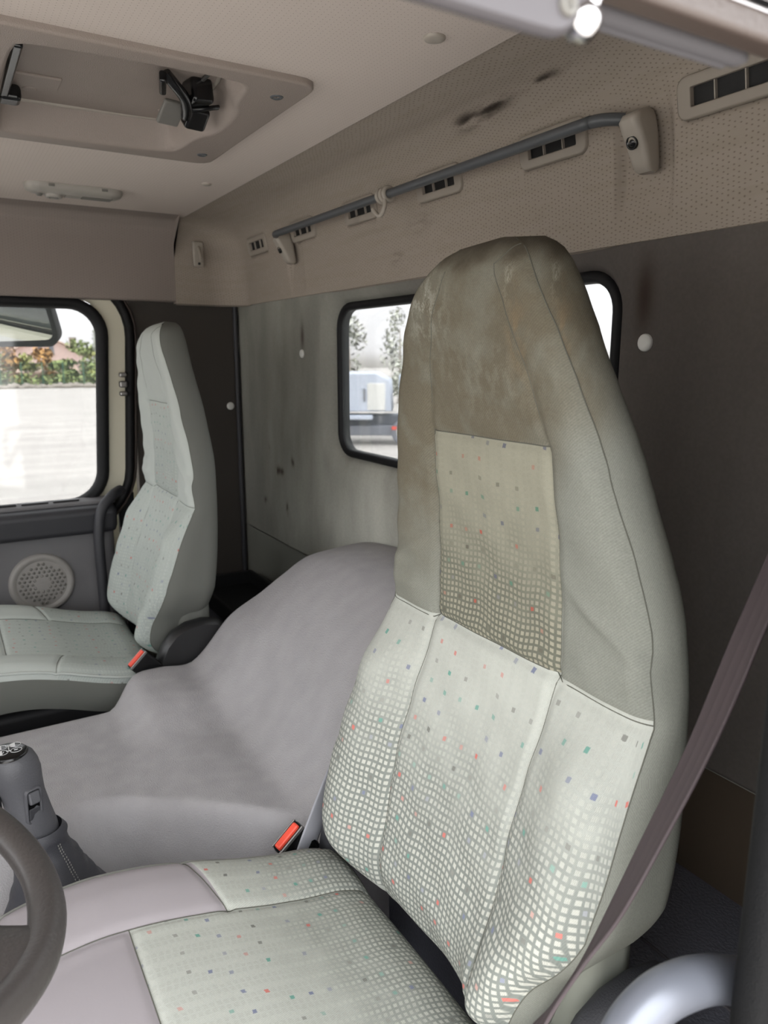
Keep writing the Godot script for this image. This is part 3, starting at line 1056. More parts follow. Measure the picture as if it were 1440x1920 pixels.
func a_at(z: float, y: float) -> float:   # where on the perimeter the front crosses z (from the seat's middle)
	var hn := table(BY, HN, y)
	var hf := table(BY, HF, y)
	var th := maxf(0.002, table(BY, XB, y) - table(BY, XF, y))
	var r := minf(0.034, minf(minf(hn, hf) * 0.8, th * 0.48))
	return clampf((z + hf - r) / maxf(0.001, hn + hf - 2 * r), 0.02, 0.98)

func down_cloth(y: float) -> float:
	var v := (0.16 - y) / 0.56
	return v if v < 0.98 else 0.98 - pingpong(v - 0.98, 0.18)

func seam_line(pts: PackedVector3Array, r := 0.0007) -> G:
	var g := G.new()
	g.tube(pts, r, 5)
	return g

func cushion_y(x: float, q: float) -> float:   # q 0 middle .. 1 side
	var y := table([-0.05, 0.0, 0.06, 0.12, 0.21, 0.325, 0.40, 0.45], [-0.675, -0.648, -0.637, -0.637, -0.655, -0.690, -0.706, -0.722], x)
	return y - 0.014 * (1.0 - smoothstep(0.45, 0.8, q)) + 0.010 * smoothstep(0.1, 0.4, x) * (1.0 - q * q)

func cush_pt(z: float, x: float) -> Vector3:
	# top of the cushion; z from its middle
	var hw := 0.25
	var q := absf(z) / hw
	var r := 0.034
	var front := -0.035 + 0.03 * q * q * q
	var d := minf(maxf(hw - absf(z), 0.0), maxf(x - front, 0.0))
	d = minf(d, maxf(0.0, 0.456 - x))
	var y := cushion_y(x, q)
	if d < r:
		y -= r - sqrt(maxf(0.0, r * r - (r - d) * (r - d)))
	var cross := 0.127 if absf(z) < 0.137 else lerpf(0.245, 0.215, (absf(z) - 0.137) / 0.11)
	y -= 0.004 * exp(-pow((absf(z) - 0.137) / 0.005, 2.0)) + 0.003 * exp(-pow((x - cross) / 0.005, 2.0))
	return Vector3(x, y, SEAT.z + z)

func build_seat(called: String, shift: Vector3, driver: bool) -> void:
	var o := thing(called, SEAT, "large worn grey-green driver seat with brown soiled headrest, close to the lens" if driver else "cleaner pale green seat with tall headrest beside the passenger door window", "seat")
	var plain: Material = M.cloth_dirty_shaded if driver else M.cloth_plain_pale
	var side: Material = M.cloth_side if driver else M.cloth_side_pale
	var pat: Material = M.cloth_pattern if driver else M.cloth_pale
	var grey: Material = M.cloth_grey if driver else M.cloth_plain_pale
	var zc := SEAT.z
	head_scale = 1.0 if driver else 0.925
	var uvd := func(_a, _y, p: Vector3): return Vector2((p.z - zc) / 0.56 + 0.5, down_cloth(p.y))
	# plain headrest cover: front above the patterned panel
	var g := G.new()
	g.grid(func(a, y): return back_pt(a, y), -0.25, 1.25, 90, -0.089, 0.1205, 70, false, uvd)
	obj("headrest_cover", g, plain, o)
	# plain side pieces beside the upper panel
	for sd in [-1, 1]:
		g = G.new()
		g.grid(func(k, y):
			var e := a_at(sd * seam_half(y, sd), y)
			return back_pt(lerpf(-0.25, e, k) if sd < 0 else lerpf(e, 1.25, k), y), 0, 1, 36, -0.334, -0.089, 80, false, uvd)
		obj("upper_side", g, plain, o)
	# patterned panels
	g = G.new()
	g.grid(func(k, y): return back_pt(lerpf(a_at(-seam_half(y, -1.0), y), a_at(seam_half(y), y), k), y), 0, 1, 50, -0.333, -0.089, 80, false,
		func(_k, _y, p: Vector3): return Vector2((p.z - zc) / 0.36 + 0.5, (-0.089 - p.y) / 0.36))
	obj("upper_panel", g, M.cloth_soiled if driver else pat, o)
	g = G.new()
	g.grid(func(k, y): return back_pt(lerpf(a_at(-seam_half(y, -1.0), y), a_at(seam_half(y), y), k), y), 0, 1, 50, -0.735, -0.333, 110, false,
		func(_k, _y, p: Vector3): return Vector2((p.z - zc) / 0.36 + 0.37, (-0.333 - p.y) / 0.40))
	obj("lower_panel", g, pat, o)
	for sd in [-1, 1]:
		g = G.new()
		g.grid(func(k, y):
			var e := a_at(sd * seam_half(y, sd), y)
			return back_pt(lerpf(-0.25, e, k) if sd < 0 else lerpf(e, 1.25, k), y), 0, 1, 40, -0.735, -0.334, 110, false,
			func(k, _y, p: Vector3): return Vector2((absf(p.z - zc) + (p.x - 0.46) * 0.8 * smoothstep(0.7, 1.0, k if sd > 0 else 1.0 - k) * smoothstep(-0.74, -0.42, p.y)) / 0.36 + 0.2, (-0.30 - p.y) / 0.40))
		obj("side_bolster", g, pat, o)
	# side and back shell cloth
	g = G.new()
	g.grid(func(a, y): return back_pt(a, y), 1.25, 4.75, 60, -0.735, 0.1205, 120, false,
		func(_a, _y, p: Vector3): return Vector2((p.z - zc + (p.x - 0.55) * 1.2) / 0.56 + 0.5, down_cloth(p.y)))
	obj("back_cover", g, plain if driver else side, o)
	# seams
	var line := PackedVector3Array()
	for sd in [-0.25, 1.25]:
		line = PackedVector3Array()
		for k in 90:
			line.append(back_pt(sd, lerpf(-0.70, 0.117, k / 89.0)))
		obj("seam", seam_line(line), M.stitch, o)
	for sd in [-1, 1]:
		line = PackedVector3Array()
		for k in 90:
			var y := lerpf(-0.72, 0.098, k / 89.0)
			line.append(back_pt(a_at(sd * seam_half(y, sd), y), y))
		obj("seam", seam_line(line, 0.0006), M.stitch, o)
	# the near upright seam arcs over the crown to meet the edge seam
	line = PackedVector3Array()
	for k in 16:
		var y := lerpf(0.097, 0.1115, sin(k / 15.0 * PI / 2))
		line.append(back_pt(lerpf(a_at(seam_half(0.097), 0.097), 1.22, k / 15.0), y))
	obj("seam", seam_line(line, 0.0006), M.stitch, o)
	for yy in [-0.333, -0.089]:
		line = PackedVector3Array()
		for k in 61:
			var a: float = lerpf(-0.25, 1.25, k / 60.0) if yy < -0.2 else lerpf(a_at(-seam_half(yy), yy), a_at(seam_half(yy), yy), k / 60.0)
			line.append(back_pt(a, yy - (0.006 if yy < -0.2 and absf(back_pt(a, yy).z - zc) > 0.113 else 0.0)))
		obj("seam", seam_line(line), M.stitch, o)
	# lower flap of the cover below the backrest
	g = G.new()
	g.box(Vector3(0.538, -0.640, zc), Vector3(0.085, 0.17, 0.43), 0.03)
	obj("cover_flap", g, side, o)
	# cushion: patterned middle and bolsters, plain front pieces, skirt
	var cuv := func(z, x, _p): return Vector2(z / 0.36 + 0.5, (x - 0.122) / 0.36)
	g = G.new()
	g.grid(cush_pt, -0.137, 0.137, 50, 0.127, 0.4555, 70, true, cuv)
	obj("cushion_panel", g, M.cloth_cushion if driver else pat, o)
	g = G.new()
	g.grid(cush_pt, -0.137, 0.137, 40, -0.034, 0.127, 50, true)
	obj("cushion_front", g, grey, o)
	for sd in [-1, 1]:
		var bol := func(k, v) -> Vector3:
			var z: float = sd * lerpf(0.137, 0.2499, k)
			return cush_pt(z, v)
		g = G.new()
		g.grid(func(k, m): return bol.call(1.0 - pow(clampf(1.0 - k, 0.0, 1.0), 1.7), lerpf(lerpf(0.245, 0.215, k), 0.4555, m)), 0, 1, 30, 0, 1, 60, sd > 0,
			func(_k, _m, p: Vector3): return Vector2((p.z - zc) / 0.36 + 0.5, (p.x - 0.12) / 0.36))
		obj("cushion_bolster", g, M.cloth_cushion if driver else pat, o)
		g = G.new()
		g.grid(func(k, m): return bol.call(1.0 - pow(clampf(1.0 - k, 0.0, 1.0), 1.7), lerpf(-0.034 + 0.03 * pow(clampf(0.55 + 0.45 * k, 0.0, 1.0), 3.0), lerpf(0.245, 0.215, k), m)), 0, 1, 30, 0, 1, 60, sd > 0)
		obj("cushion_corner", g, grey, o)
		g = G.new()
		line = PackedVector3Array()
		for k in 60:
			line.append(cush_pt(sd * 0.137, lerpf(-0.03, 0.438, k / 59.0)) + Vector3(0, 0.001, 0))
		obj("seam", seam_line(line, 0.0006), M.stitch, o)
		line = PackedVector3Array()
		for k in 20:
			line.append(cush_pt(sd * lerpf(0.137, 0.244, k / 19.0), lerpf(0.245, 0.215, k / 19.0)) + Vector3(0, 0.001, 0))
		obj("seam", seam_line(line, 0.0006), M.stitch, o)
	line = PackedVector3Array()
	for k in 30:
		line.append(cush_pt(lerpf(-0.137, 0.137, k / 29.0), 0.127) + Vector3(0, 0.001, 0))
	obj("seam", seam_line(line, 0.0006), M.stitch, o)
	# skirt round the cushion and its piping
	var edge := []
	for k in 40:
		edge.append(Vector2(0.25, lerpf(0.456, 0.02, k / 39.0)))
	for k in range(1, 40):
		var z := lerpf(0.25, -0.25, k / 40.0)
		edge.append(Vector2(z, -0.034 + 0.03 * pow(absf(z) / 0.25, 3.0) + 0.02 * smoothstep(0.9, 1.0, absf(z) / 0.25)))
	for k in 40:
		edge.append(Vector2(-0.25, lerpf(0.02, 0.456, k / 39.0)))
	var rows := []
	for b in 7:
		var lo := PackedVector3Array()
		for q in edge:
			var e: Vector2 = q
			var y := cushion_y(e.y, absf(e.x) / 0.25) - 0.030
			var inn := 1.0 + 0.02 * sin(b / 6.0 * PI) - 0.03 * b / 6.0
			lo.append(Vector3(0.2 + (e.y - 0.2) * inn, y - b * 0.012 - 0.01 * smoothstep(0.2, 0.0, e.y) * b / 6.0, zc + e.x * inn))
		rows.append(lo)
	g = G.new()
	g.loft(rows, false, false, false, true)
	obj("cushion_skirt", g, M.cloth_side if driver else M.cloth_side_pale, o)
	for sd in [-1, 1]:
		line = PackedVector3Array()
		for k in 60:
			var x := lerpf(0.435, 0.0, k / 59.0)
			line.append(cush_pt(sd * 0.2475, x) + Vector3(0, 0.006, 0))
		g = G.new()
		g.tube(line, 0.0032, 8)
		obj("piping", g, M.piping if driver else M.cloth_plain_pale, o)
	# recliner covers
	for sd in [-1, 1]:
		var poly := PackedVector2Array()
		for q in [[0.425, -0.735], [0.432, -0.69], [0.448, -0.655], [0.472, -0.628], [0.505, -0.612], [0.545, -0.608], [0.580, -0.614], [0.600, -0.632], [0.598, -0.66], [0.580, -0.71], [0.566, -0.735]]:
			poly.append(Vector2(q[0], q[1]))
		g = slab(poly, 2, zc + sd * 0.222, zc + sd * 0.262, 0.010)
		obj("recliner_cover", g, M.black if not driver else M.charcoal, o)
	# underframe
	g = G.new()
	g.box(Vector3(0.22, -0.80, zc), Vector3(0.48, 0.09, 0.46), 0.02)
	obj("seat_pan", g, M.rubber, o)
	g = G.new()
	var bl := []
	for k in 13:
		var e := 0.0 if k % 2 == 0 else 0.018
		bl.append(lift(rounded(0.21, zc, 0.40 + 2 * e, 0.38 + 2 * e, 0.05, 4), 1, -1.165 + k * 0.027))
	g.loft(bl, true, true, true, true)
	obj("suspension_bellows", g, M.rubber, o)
	o.position = SEAT + shift

# ------------------------------------------------------------------ overhead
func vent(z: float, label: String) -> void:
	var t := 0.455
	var p := Vector3(REAR - 0.0262, 0.317, z)
	var b := Basis(Vector3.BACK, 0.20)    # lean with the panel
	var o := thing("air_vent", p, label, "air vent", "vents in the rear headliner")
	var g := G.new()
	var loops := []
	for s in [[0.004, 0.145, 0.052, 0.014], [-0.002, 0.143, 0.050, 0.013], [-0.0035, 0.138, 0.045, 0.011], [-0.0035, 0.106, 0.025, 0.003], [-0.002, 0.103, 0.022, 0.002], [0.012, 0.103, 0.022, 0.002]]:
		loops.append(turned(lift(rounded(0, 0, s[1], s[2], s[3], 4), 0, s[0]), b, p))
	g.loft(loops)
	obj("frame", g, M.vent, o)
	g = G.new()
	g.box(p + b * Vector3(0.006, 0, 0), Vector3(0.004, 0.024, 0.105), 0.001, b)
	obj("slot", g, M.shadow, o)
	for k in [-0.019, 0.022]:
		g = G.new()
		g.box(p + b * Vector3(0.003, 0, k), Vector3(0.008, 0.022, 0.0018), 0.0005, b)
		obj("divider", g, M.beige, o)

func bracket(z: float, parent: Node3D) -> void:
	var g := G.new()
	var loops := []
	for s in [[0.322, 0.842, 0.010, 0.012], [0.318, 0.834, 0.022, 0.022], [0.310, 0.816, 0.042, 0.031], [0.301, 0.812, 0.048, 0.034], [0.288, 0.820, 0.044, 0.034], [0.272, 0.831, 0.036, 0.033], [0.256, 0.840, 0.030, 0.031], [0.247, 0.846, 0.024, 0.028], [0.243, 0.854, 0.012, 0.022]]:
		loops.append(lift(rounded(s[1] + s[2] / 2, z, s[2], s[3], minf(s[2], s[3]) * 0.3, 4), 1, s[0]))
	g.loft(loops, true, true, true)
	var o := obj("bracket", g, M.beige, parent)
	g = G.new()
	var ax := Vector3(-0.9, -0.30, 0).normalized()
	g.lathe(Vector3(0.8275, 0.277, z), ax, [Vector2(0.009, -0.003), Vector2(0.009, 0.002), Vector2(0.007, 0.0022), Vector2(0.006, 0.0), Vector2(0.0045, -0.0005), Vector2(0.004, 0.0015), Vector2(0, 0.0015)], 20)
	obj("screw", g, M.gloss, o)

func build_ceiling_things() -> void:
	# hatch
	var hx := 0.296
	var hz := -1.357
	var h := thing("roof_hatch", Vector3(hx, 0.40, hz), "beige moulded roof hatch with black latch handle set in the ceiling", "roof hatch")
	var rec := [Vector2(0.47, 1.0), Vector2(0.0, 0.0)]
	# recess outline (x, z): a step for the handle on its rear side
	var raw := [Vector2(0.15, -1.135), Vector2(0.42, -1.125), Vector2(0.447, -1.145), Vector2(0.452, -1.225), Vector2(0.474, -1.27), Vector2(0.478, -1.40), Vector2(0.452, -1.43), Vector2(0.452, -1.53), Vector2(0.43, -1.56), Vector2(0.16, -1.572), Vector2(0.135, -1.55), Vector2(0.130, -1.16)]
	for it in 2:
		var nx := []
		for k in raw.size():
			var a: Vector2 = raw[k]
			var b: Vector2 = raw[(k + 1) % raw.size()]
			nx.append(a.lerp(b, 0.25)); nx.append(a.lerp(b, 0.75))
		raw = nx
	var star := func(poly: Array, c: Vector2, cnt: int) -> PackedVector2Array:
		var out := PackedVector2Array()
		for k in cnt:
			var d := Vector2.from_angle(TAU * k / cnt)
			var best := 0.0
			for j in poly.size():
				var hit = Geometry2D.segment_intersects_segment(c, c + d * 2.0, poly[j], poly[(j + 1) % poly.size()])
				if hit != null: best = maxf(best, c.distance_to(hit))
			out.append(c + d * best)
		return out
	var cc := Vector2(hx, hz)
	var lip: PackedVector2Array = star.call(raw, cc, 144)
	var outl: PackedVector2Array = star.call(Array(rounded(hx, hz, 0.492, 0.535, 0.03, 8)), cc, 144)
	var scaled := func(p: PackedVector2Array, d: float) -> PackedVector2Array:
		var out := PackedVector2Array()
		for q in p:
			var e := q - cc
			out.append(cc + e * (1.0 - d / e.length()))
		return out
	var g := G.new()
	g.loft([lift(outl, 1, 0.410), lift(outl, 1, 0.396), lift(scaled.call(outl, 0.003), 1, 0.3925), lift(scaled.call(outl, 0.006), 1, 0.392), lift(scaled.call(lip, -0.010), 1, 0.390), lift(scaled.call(lip, -0.003), 1, 0.392), lift(lip, 1, 0.399), lift(scaled.call(lip, 0.006), 1, 0.412), lift(scaled.call(lip, 0.016), 1, 0.440), lift(scaled.call(lip, 0.024), 1, 0.452), lift(scaled.call(lip, 0.03), 1, 0.465)])
	obj("frame", g, M.hatch, h)
	var lidp: PackedVector2Array = star.call(Array(rounded(0.292, -1.34, 0.335, 0.42, 0.03, 8)), cc, 96)
	g = G.new()
	g.loft([lift(scaled.call(lidp, -0.012), 1, 0.462), lift(scaled.call(lidp, -0.004), 1, 0.452), lift(lidp, 1, 0.446), lift(scaled.call(lidp, 0.012), 1, 0.441), lift(scaled.call(lidp, 0.05), 1, 0.440)], true, false, true)
	g.box(Vector3(hx, 0.468, hz), Vector3(0.46, 0.01, 0.5), 0.002)
	var lid := obj("lid", g, M.hatch, h)
	g = G.new()   # pressed rectangle by the latch
	g.box(Vector3(0.188, 0.4385, -1.425), Vector3(0.085, 0.006, 0.055), 0.004)
	obj("pressed_plate", g, M.hatch, lid)
	for q in [Vector2(0.19, -1.478), Vector2(0.415, -1.475)]:
		g = G.new()
		g.lathe(Vector3(q.x, 0.4405, q.y), Vector3.DOWN, [Vector2(0.012, -0.002), Vector2(0.012, 0.001), Vector2(0.010, 0.0022), Vector2(0, 0.0026)], 18)
		obj("plug", g, M.hatch, lid)
	g = G.new()
	g.box(Vector3(0.213, 0.437, -1.168), Vector3(0.008, 0.012, 0.018), 0.003)
	obj("tab", g, M.hatch, lid)
	var gl := PackedVector3Array()
	var gk: PackedVector2Array = scaled.call(lip, 0.022)
	for q in gk: gl.append(Vector3(q.x, 0.443, q.y))
	gl.append(gl[0])
	g = G.new()
	g.tube(gl, 0.0045, 8)
	obj("gasket", g, M.beige, h)
	for q in [Vector2(0.500, -1.158), Vector2(0.504, -1.545), Vector2(0.09, -1.158), Vector2(0.09, -1.545)]:
		g = G.new()
		g.lathe(Vector3(q.x, 0.391, q.y), Vector3.DOWN, [Vector2(0.0105, -0.003), Vector2(0.0105, 0.0), Vector2(0.0085, 0.002), Vector2(0.006, 0.0015), Vector2(0.0045, -0.0005), Vector2(0.002, -0.001), Vector2(0, 0.0012)], 18)
		obj("screw", g, M.rail, h)
	# latch handle: black arms round a grey plate
	var c := Vector3(0.400, 0.405, -1.315)
	g = G.new()
	var bz := Basis(Vector3.BACK, 0.10) * Basis(Vector3.UP, 0.15)
	g.box(c + Vector3(0.028, 0.018, 0.02), Vector3(0.05, 0.05, 0.055), 0.010, bz)
	g.tube(smooth([c + Vector3(-0.055, 0.026, 0.075), c + Vector3(-0.030, 0.010, 0.060), c + Vector3(-0.004, 0.000, 0.030), c + Vector3(0.012, -0.010, -0.010), c + Vector3(0.02, -0.016, -0.05)]), [0.013, 0.013, 0.013, 0.013, 0.013, 0.013, 0.013, 0.013, 0.013, 0.013, 0.013, 0.013, 0.013, 0.013, 0.013, 0.013, 0.013, 0.013, 0.012, 0.012, 0.012, 0.011, 0.011, 0.010, 0.008], 10, 0.7)
	g.tube(smooth([c + Vector3(0.012, -0.010, -0.010), c + Vector3(0.035, -0.010, 0.005), c + Vector3(0.06, -0.004, 0.01), c + Vector3(0.075, 0.0, 0.008)]), 0.008, 8, 0.6)
	var shrink := func(q: G) -> G:
		for j in q.v.size(): q.v[j] = c + (q.v[j] - c) * 0.78 + Vector3(0, 0.004, 0)
		return q
	var hb := obj("latch_handle", shrink.call(g), M.gloss, h)
	g = G.new()
	g.box(c + Vector3(-0.052, 0.016, 0.045), Vector3(0.014, 0.022, 0.085), 0.005, Basis(Vector3.UP, -0.25))
	obj("grip", shrink.call(g), M.gloss, hb)
	g = G.new()
	g.box(c + Vector3(-0.012, -0.010, -0.045), Vector3(0.050, 0.012, 0.060), 0.005, Basis(Vector3.UP, 0.2) * Basis(Vector3.RIGHT, -0.6))
	obj("grey_plate", shrink.call(g), M.lamp_dark, hb)
	g = G.new()
	g.box(c + Vector3(0.045, -0.006, -0.058), Vector3(0.05, 0.034, 0.05), 0.008, Basis(Vector3.UP, 0.2) * Basis(Vector3.RIGHT, -0.75))
	obj("catch_block", shrink.call(g), M.gloss, hb)
	g = G.new()
	g.tube(PackedVector3Array([c + Vector3(0.03, 0.035, 0.03), c + Vector3(0.035, 0.038, 0.13)]), 0.004, 8)
	obj("hinge_rod", shrink.call(g), M.steel, hb)
	g = G.new()
	g.box(Vector3(0.146, 0.425, -1.33), Vector3(0.014, 0.03, 0.24), 0.004)
	g.box(Vector3(0.155, 0.420, -1.455), Vector3(0.035, 0.026, 0.04), 0.008)
	obj("side_latch", g, M.gloss, h)
	# interior lamp
	var l := thing("interior_lamp", Vector3(0.343, 0.40, -2.04), "slim grey interior lamp with a round switch on the ceiling near the passenger door", "lamp")
	var lb := Basis(Vector3.UP, 0.0)
	var lc := Vector3(0.343, 0.402, -2.045)
	g = G.new()
	var ls := []
	for s in [[0.0, 0.0], [-0.008, 0.0], [-0.015, -0.005], [-0.019, -0.014], [-0.020, -0.026]]:
		ls.append(turned(lift(rounded(0, 0, 0.226 + 2 * s[1], 0.074 + 2 * s[1], 0.034 + s[1], 6), 1, s[0]), lb, lc))
	g.loft(ls, true, false, true)
	obj("body", g, M.lamp_grey, l)
	g = G.new()
	g.lathe(lc + Vector3(-0.046, -0.018, -0.010), Vector3.DOWN, [Vector2(0.021, 0), Vector2(0.021, 0.004), Vector2(0.018, 0.008), Vector2(0.015, 0.009), Vector2(0.013, 0.007), Vector2(0, 0.007)], 28)
	var dial := obj("round_switch", g, M.lamp_grey, l)
	g = G.new()
	g.box(lc + Vector3(-0.046, -0.026, -0.010), Vector3(0.021, 0.004, 0.006), 0.002)
	obj("slot", g, M.lamp_dark, dial)
	g = G.new()
	g.lathe(lc + Vector3(-0.079, -0.018, -0.004), Vector3.DOWN, [Vector2(0.008, 0), Vector2(0.008, 0.004), Vector2(0.005, 0.0075), Vector2(0, 0.008)], 18)
	obj("push_button", g, M.lamp_dark, l)
	g = G.new()
	g.box(lc + Vector3(0.052, -0.0185, -0.006), Vector3(0.072, 0.006, 0.034), 0.003)
	obj("lens", g, M.lamp_dark, l)
	g = G.new()
	g.box(lc + Vector3(-0.003, -0.0195, -0.006), Vector3(0.036, 0.003, 0.034), 0.001)
	obj("cover_joint", g, M.lamp_grey, l)
	for k in [-0.055, 0.065]:
		g = G.new()
		g.box(lc + Vector3(k, -0.006, 0.037), Vector3(0.014, 0.006, 0.004), 0.001)
		obj("release_notch", g, M.lamp_dark, l)
	# vents
	var zs := [-2.139, -1.825, -1.525, -1.222, -0.920, -0.620]
	var lb2 := ["smallest-looking slotted vent, farthest left, beyond the end of the grey rail", "slotted vent just right of the far rail bracket", "slotted vent left of the rail hook", "slotted vent just right of the rail hook", "slotted vent between the hook and the near rail bracket, under the rail", "slotted vent right of the near bracket, largest, cut by the picture edge"]
	for k in 6: vent(zs[k], lb2[k])
	# rail
	var r := thing("hanging_rail", Vector3(0.84, 0.31, -1.33), "long grey tube rail with beige end brackets under the rear headliner", "rail")
	g = G.new()
	g.tube(smooth([Vector3(0.825, 0.312, -1.925), Vector3(0.808, 0.311, -1.905), Vector3(0.799, 0.310, -1.875), Vector3(0.797, 0.309, -1.82), Vector3(0.797, 0.309, -1.33), Vector3(0.797, 0.309, -0.84), Vector3(0.800, 0.310, -0.80), Vector3(0.808, 0.310, -0.775), Vector3(0.825, 0.308, -0.755)]), 0.0082, 12)
	obj("tube", g, M.rail, r)
	bracket(-0.742, r)
	bracket(-1.922, r)
	# hook on the rail
	var k := thing("rail_hook", Vector3(0.797, 0.28, -1.327), "small beige plastic hook clipped round the middle of the grey rail", "hook")
	for dz in [-0.014, 0.0, 0.013]:
		g = G.new()
		var pts := PackedVector3Array()
		for a in 21:
			var th := TAU * a / 20.0
			pts.append(Vector3(0.797 + cos(th) * 0.0115, 0.309 + sin(th) * 0.0115, -1.327 + dz))
		g.tube(pts, 0.0045, 8)
		obj("clip_ring", g, M.beige, k)
	g = G.new()
	g.tube(smooth([Vector3(0.789, 0.300, -1.315), Vector3(0.787, 0.285, -1.313), Vector3(0.786, 0.273, -1.321), Vector3(0.784, 0.270, -1.330), Vector3(0.782, 0.278, -1.341), Vector3(0.780, 0.284, -1.347)]), 0.0042, 8)
	obj("hook_arm", g, M.beige, k)
	# coat hook in its pressed channel on the side
	var ch := thing("coat_hook", Vector3(0.735, 0.28, -2.39), "small beige coat hook on the corner of the side headliner", "hook")
	g = G.new()
	g.box(Vector3(0.735, 0.305, -2.335), Vector3(0.034, 0.075, 0.012), 0.005)
	obj("plate", g, M.beige, ch)
	g = G.new()
	g.tube(smooth([Vector3(0.735, 0.325, -2.33), Vector3(0.734, 0.310, -2.315), Vector3(0.733, 0.290, -2.302), Vector3(0.732, 0.282, -2.295), Vector3(0.731, 0.287, -2.288)]), 0.005, 8)
	obj("hook_arm", g, M.beige, ch)
	g = G.new()
	g.lathe(Vector3(0.735, 0.277, -2.329), Vector3(0, 0, 1), [Vector2(0.004, 0), Vector2(0.004, 0.002), Vector2(0, 0.001)], 12)
	obj("screw", g, M.shadow, ch)
	# clips
	clip_button(Vector3(0.600, 0.4015, -0.876), Vector3.DOWN, 0.0145, "round beige clip on the ceiling in front of the sun visor")
	clip_button(Vector3(0.607, 0.4015, -1.836), Vector3.DOWN, 0.0115, "faint round beige clip on the ceiling left of the headliner crease")
	clip_button(Vector3(REAR - 0.001, 0.019, -0.738), Vector3(-1, 0, 0), 0.0125, "round white clip on the dark rear wall right of the driver headrest")
	clip_button(Vector3(REAR - 0.001, 0.007, -1.900), Vector3(-1, 0, 0), 0.0115, "round white clip on the rear wall left of the window")
	clip_button(Vector3(0.840, -0.162, FAR + 0.001), Vector3(0, 0, 1), 0.0125, "round white clip on the dark side panel behind the passenger seat")

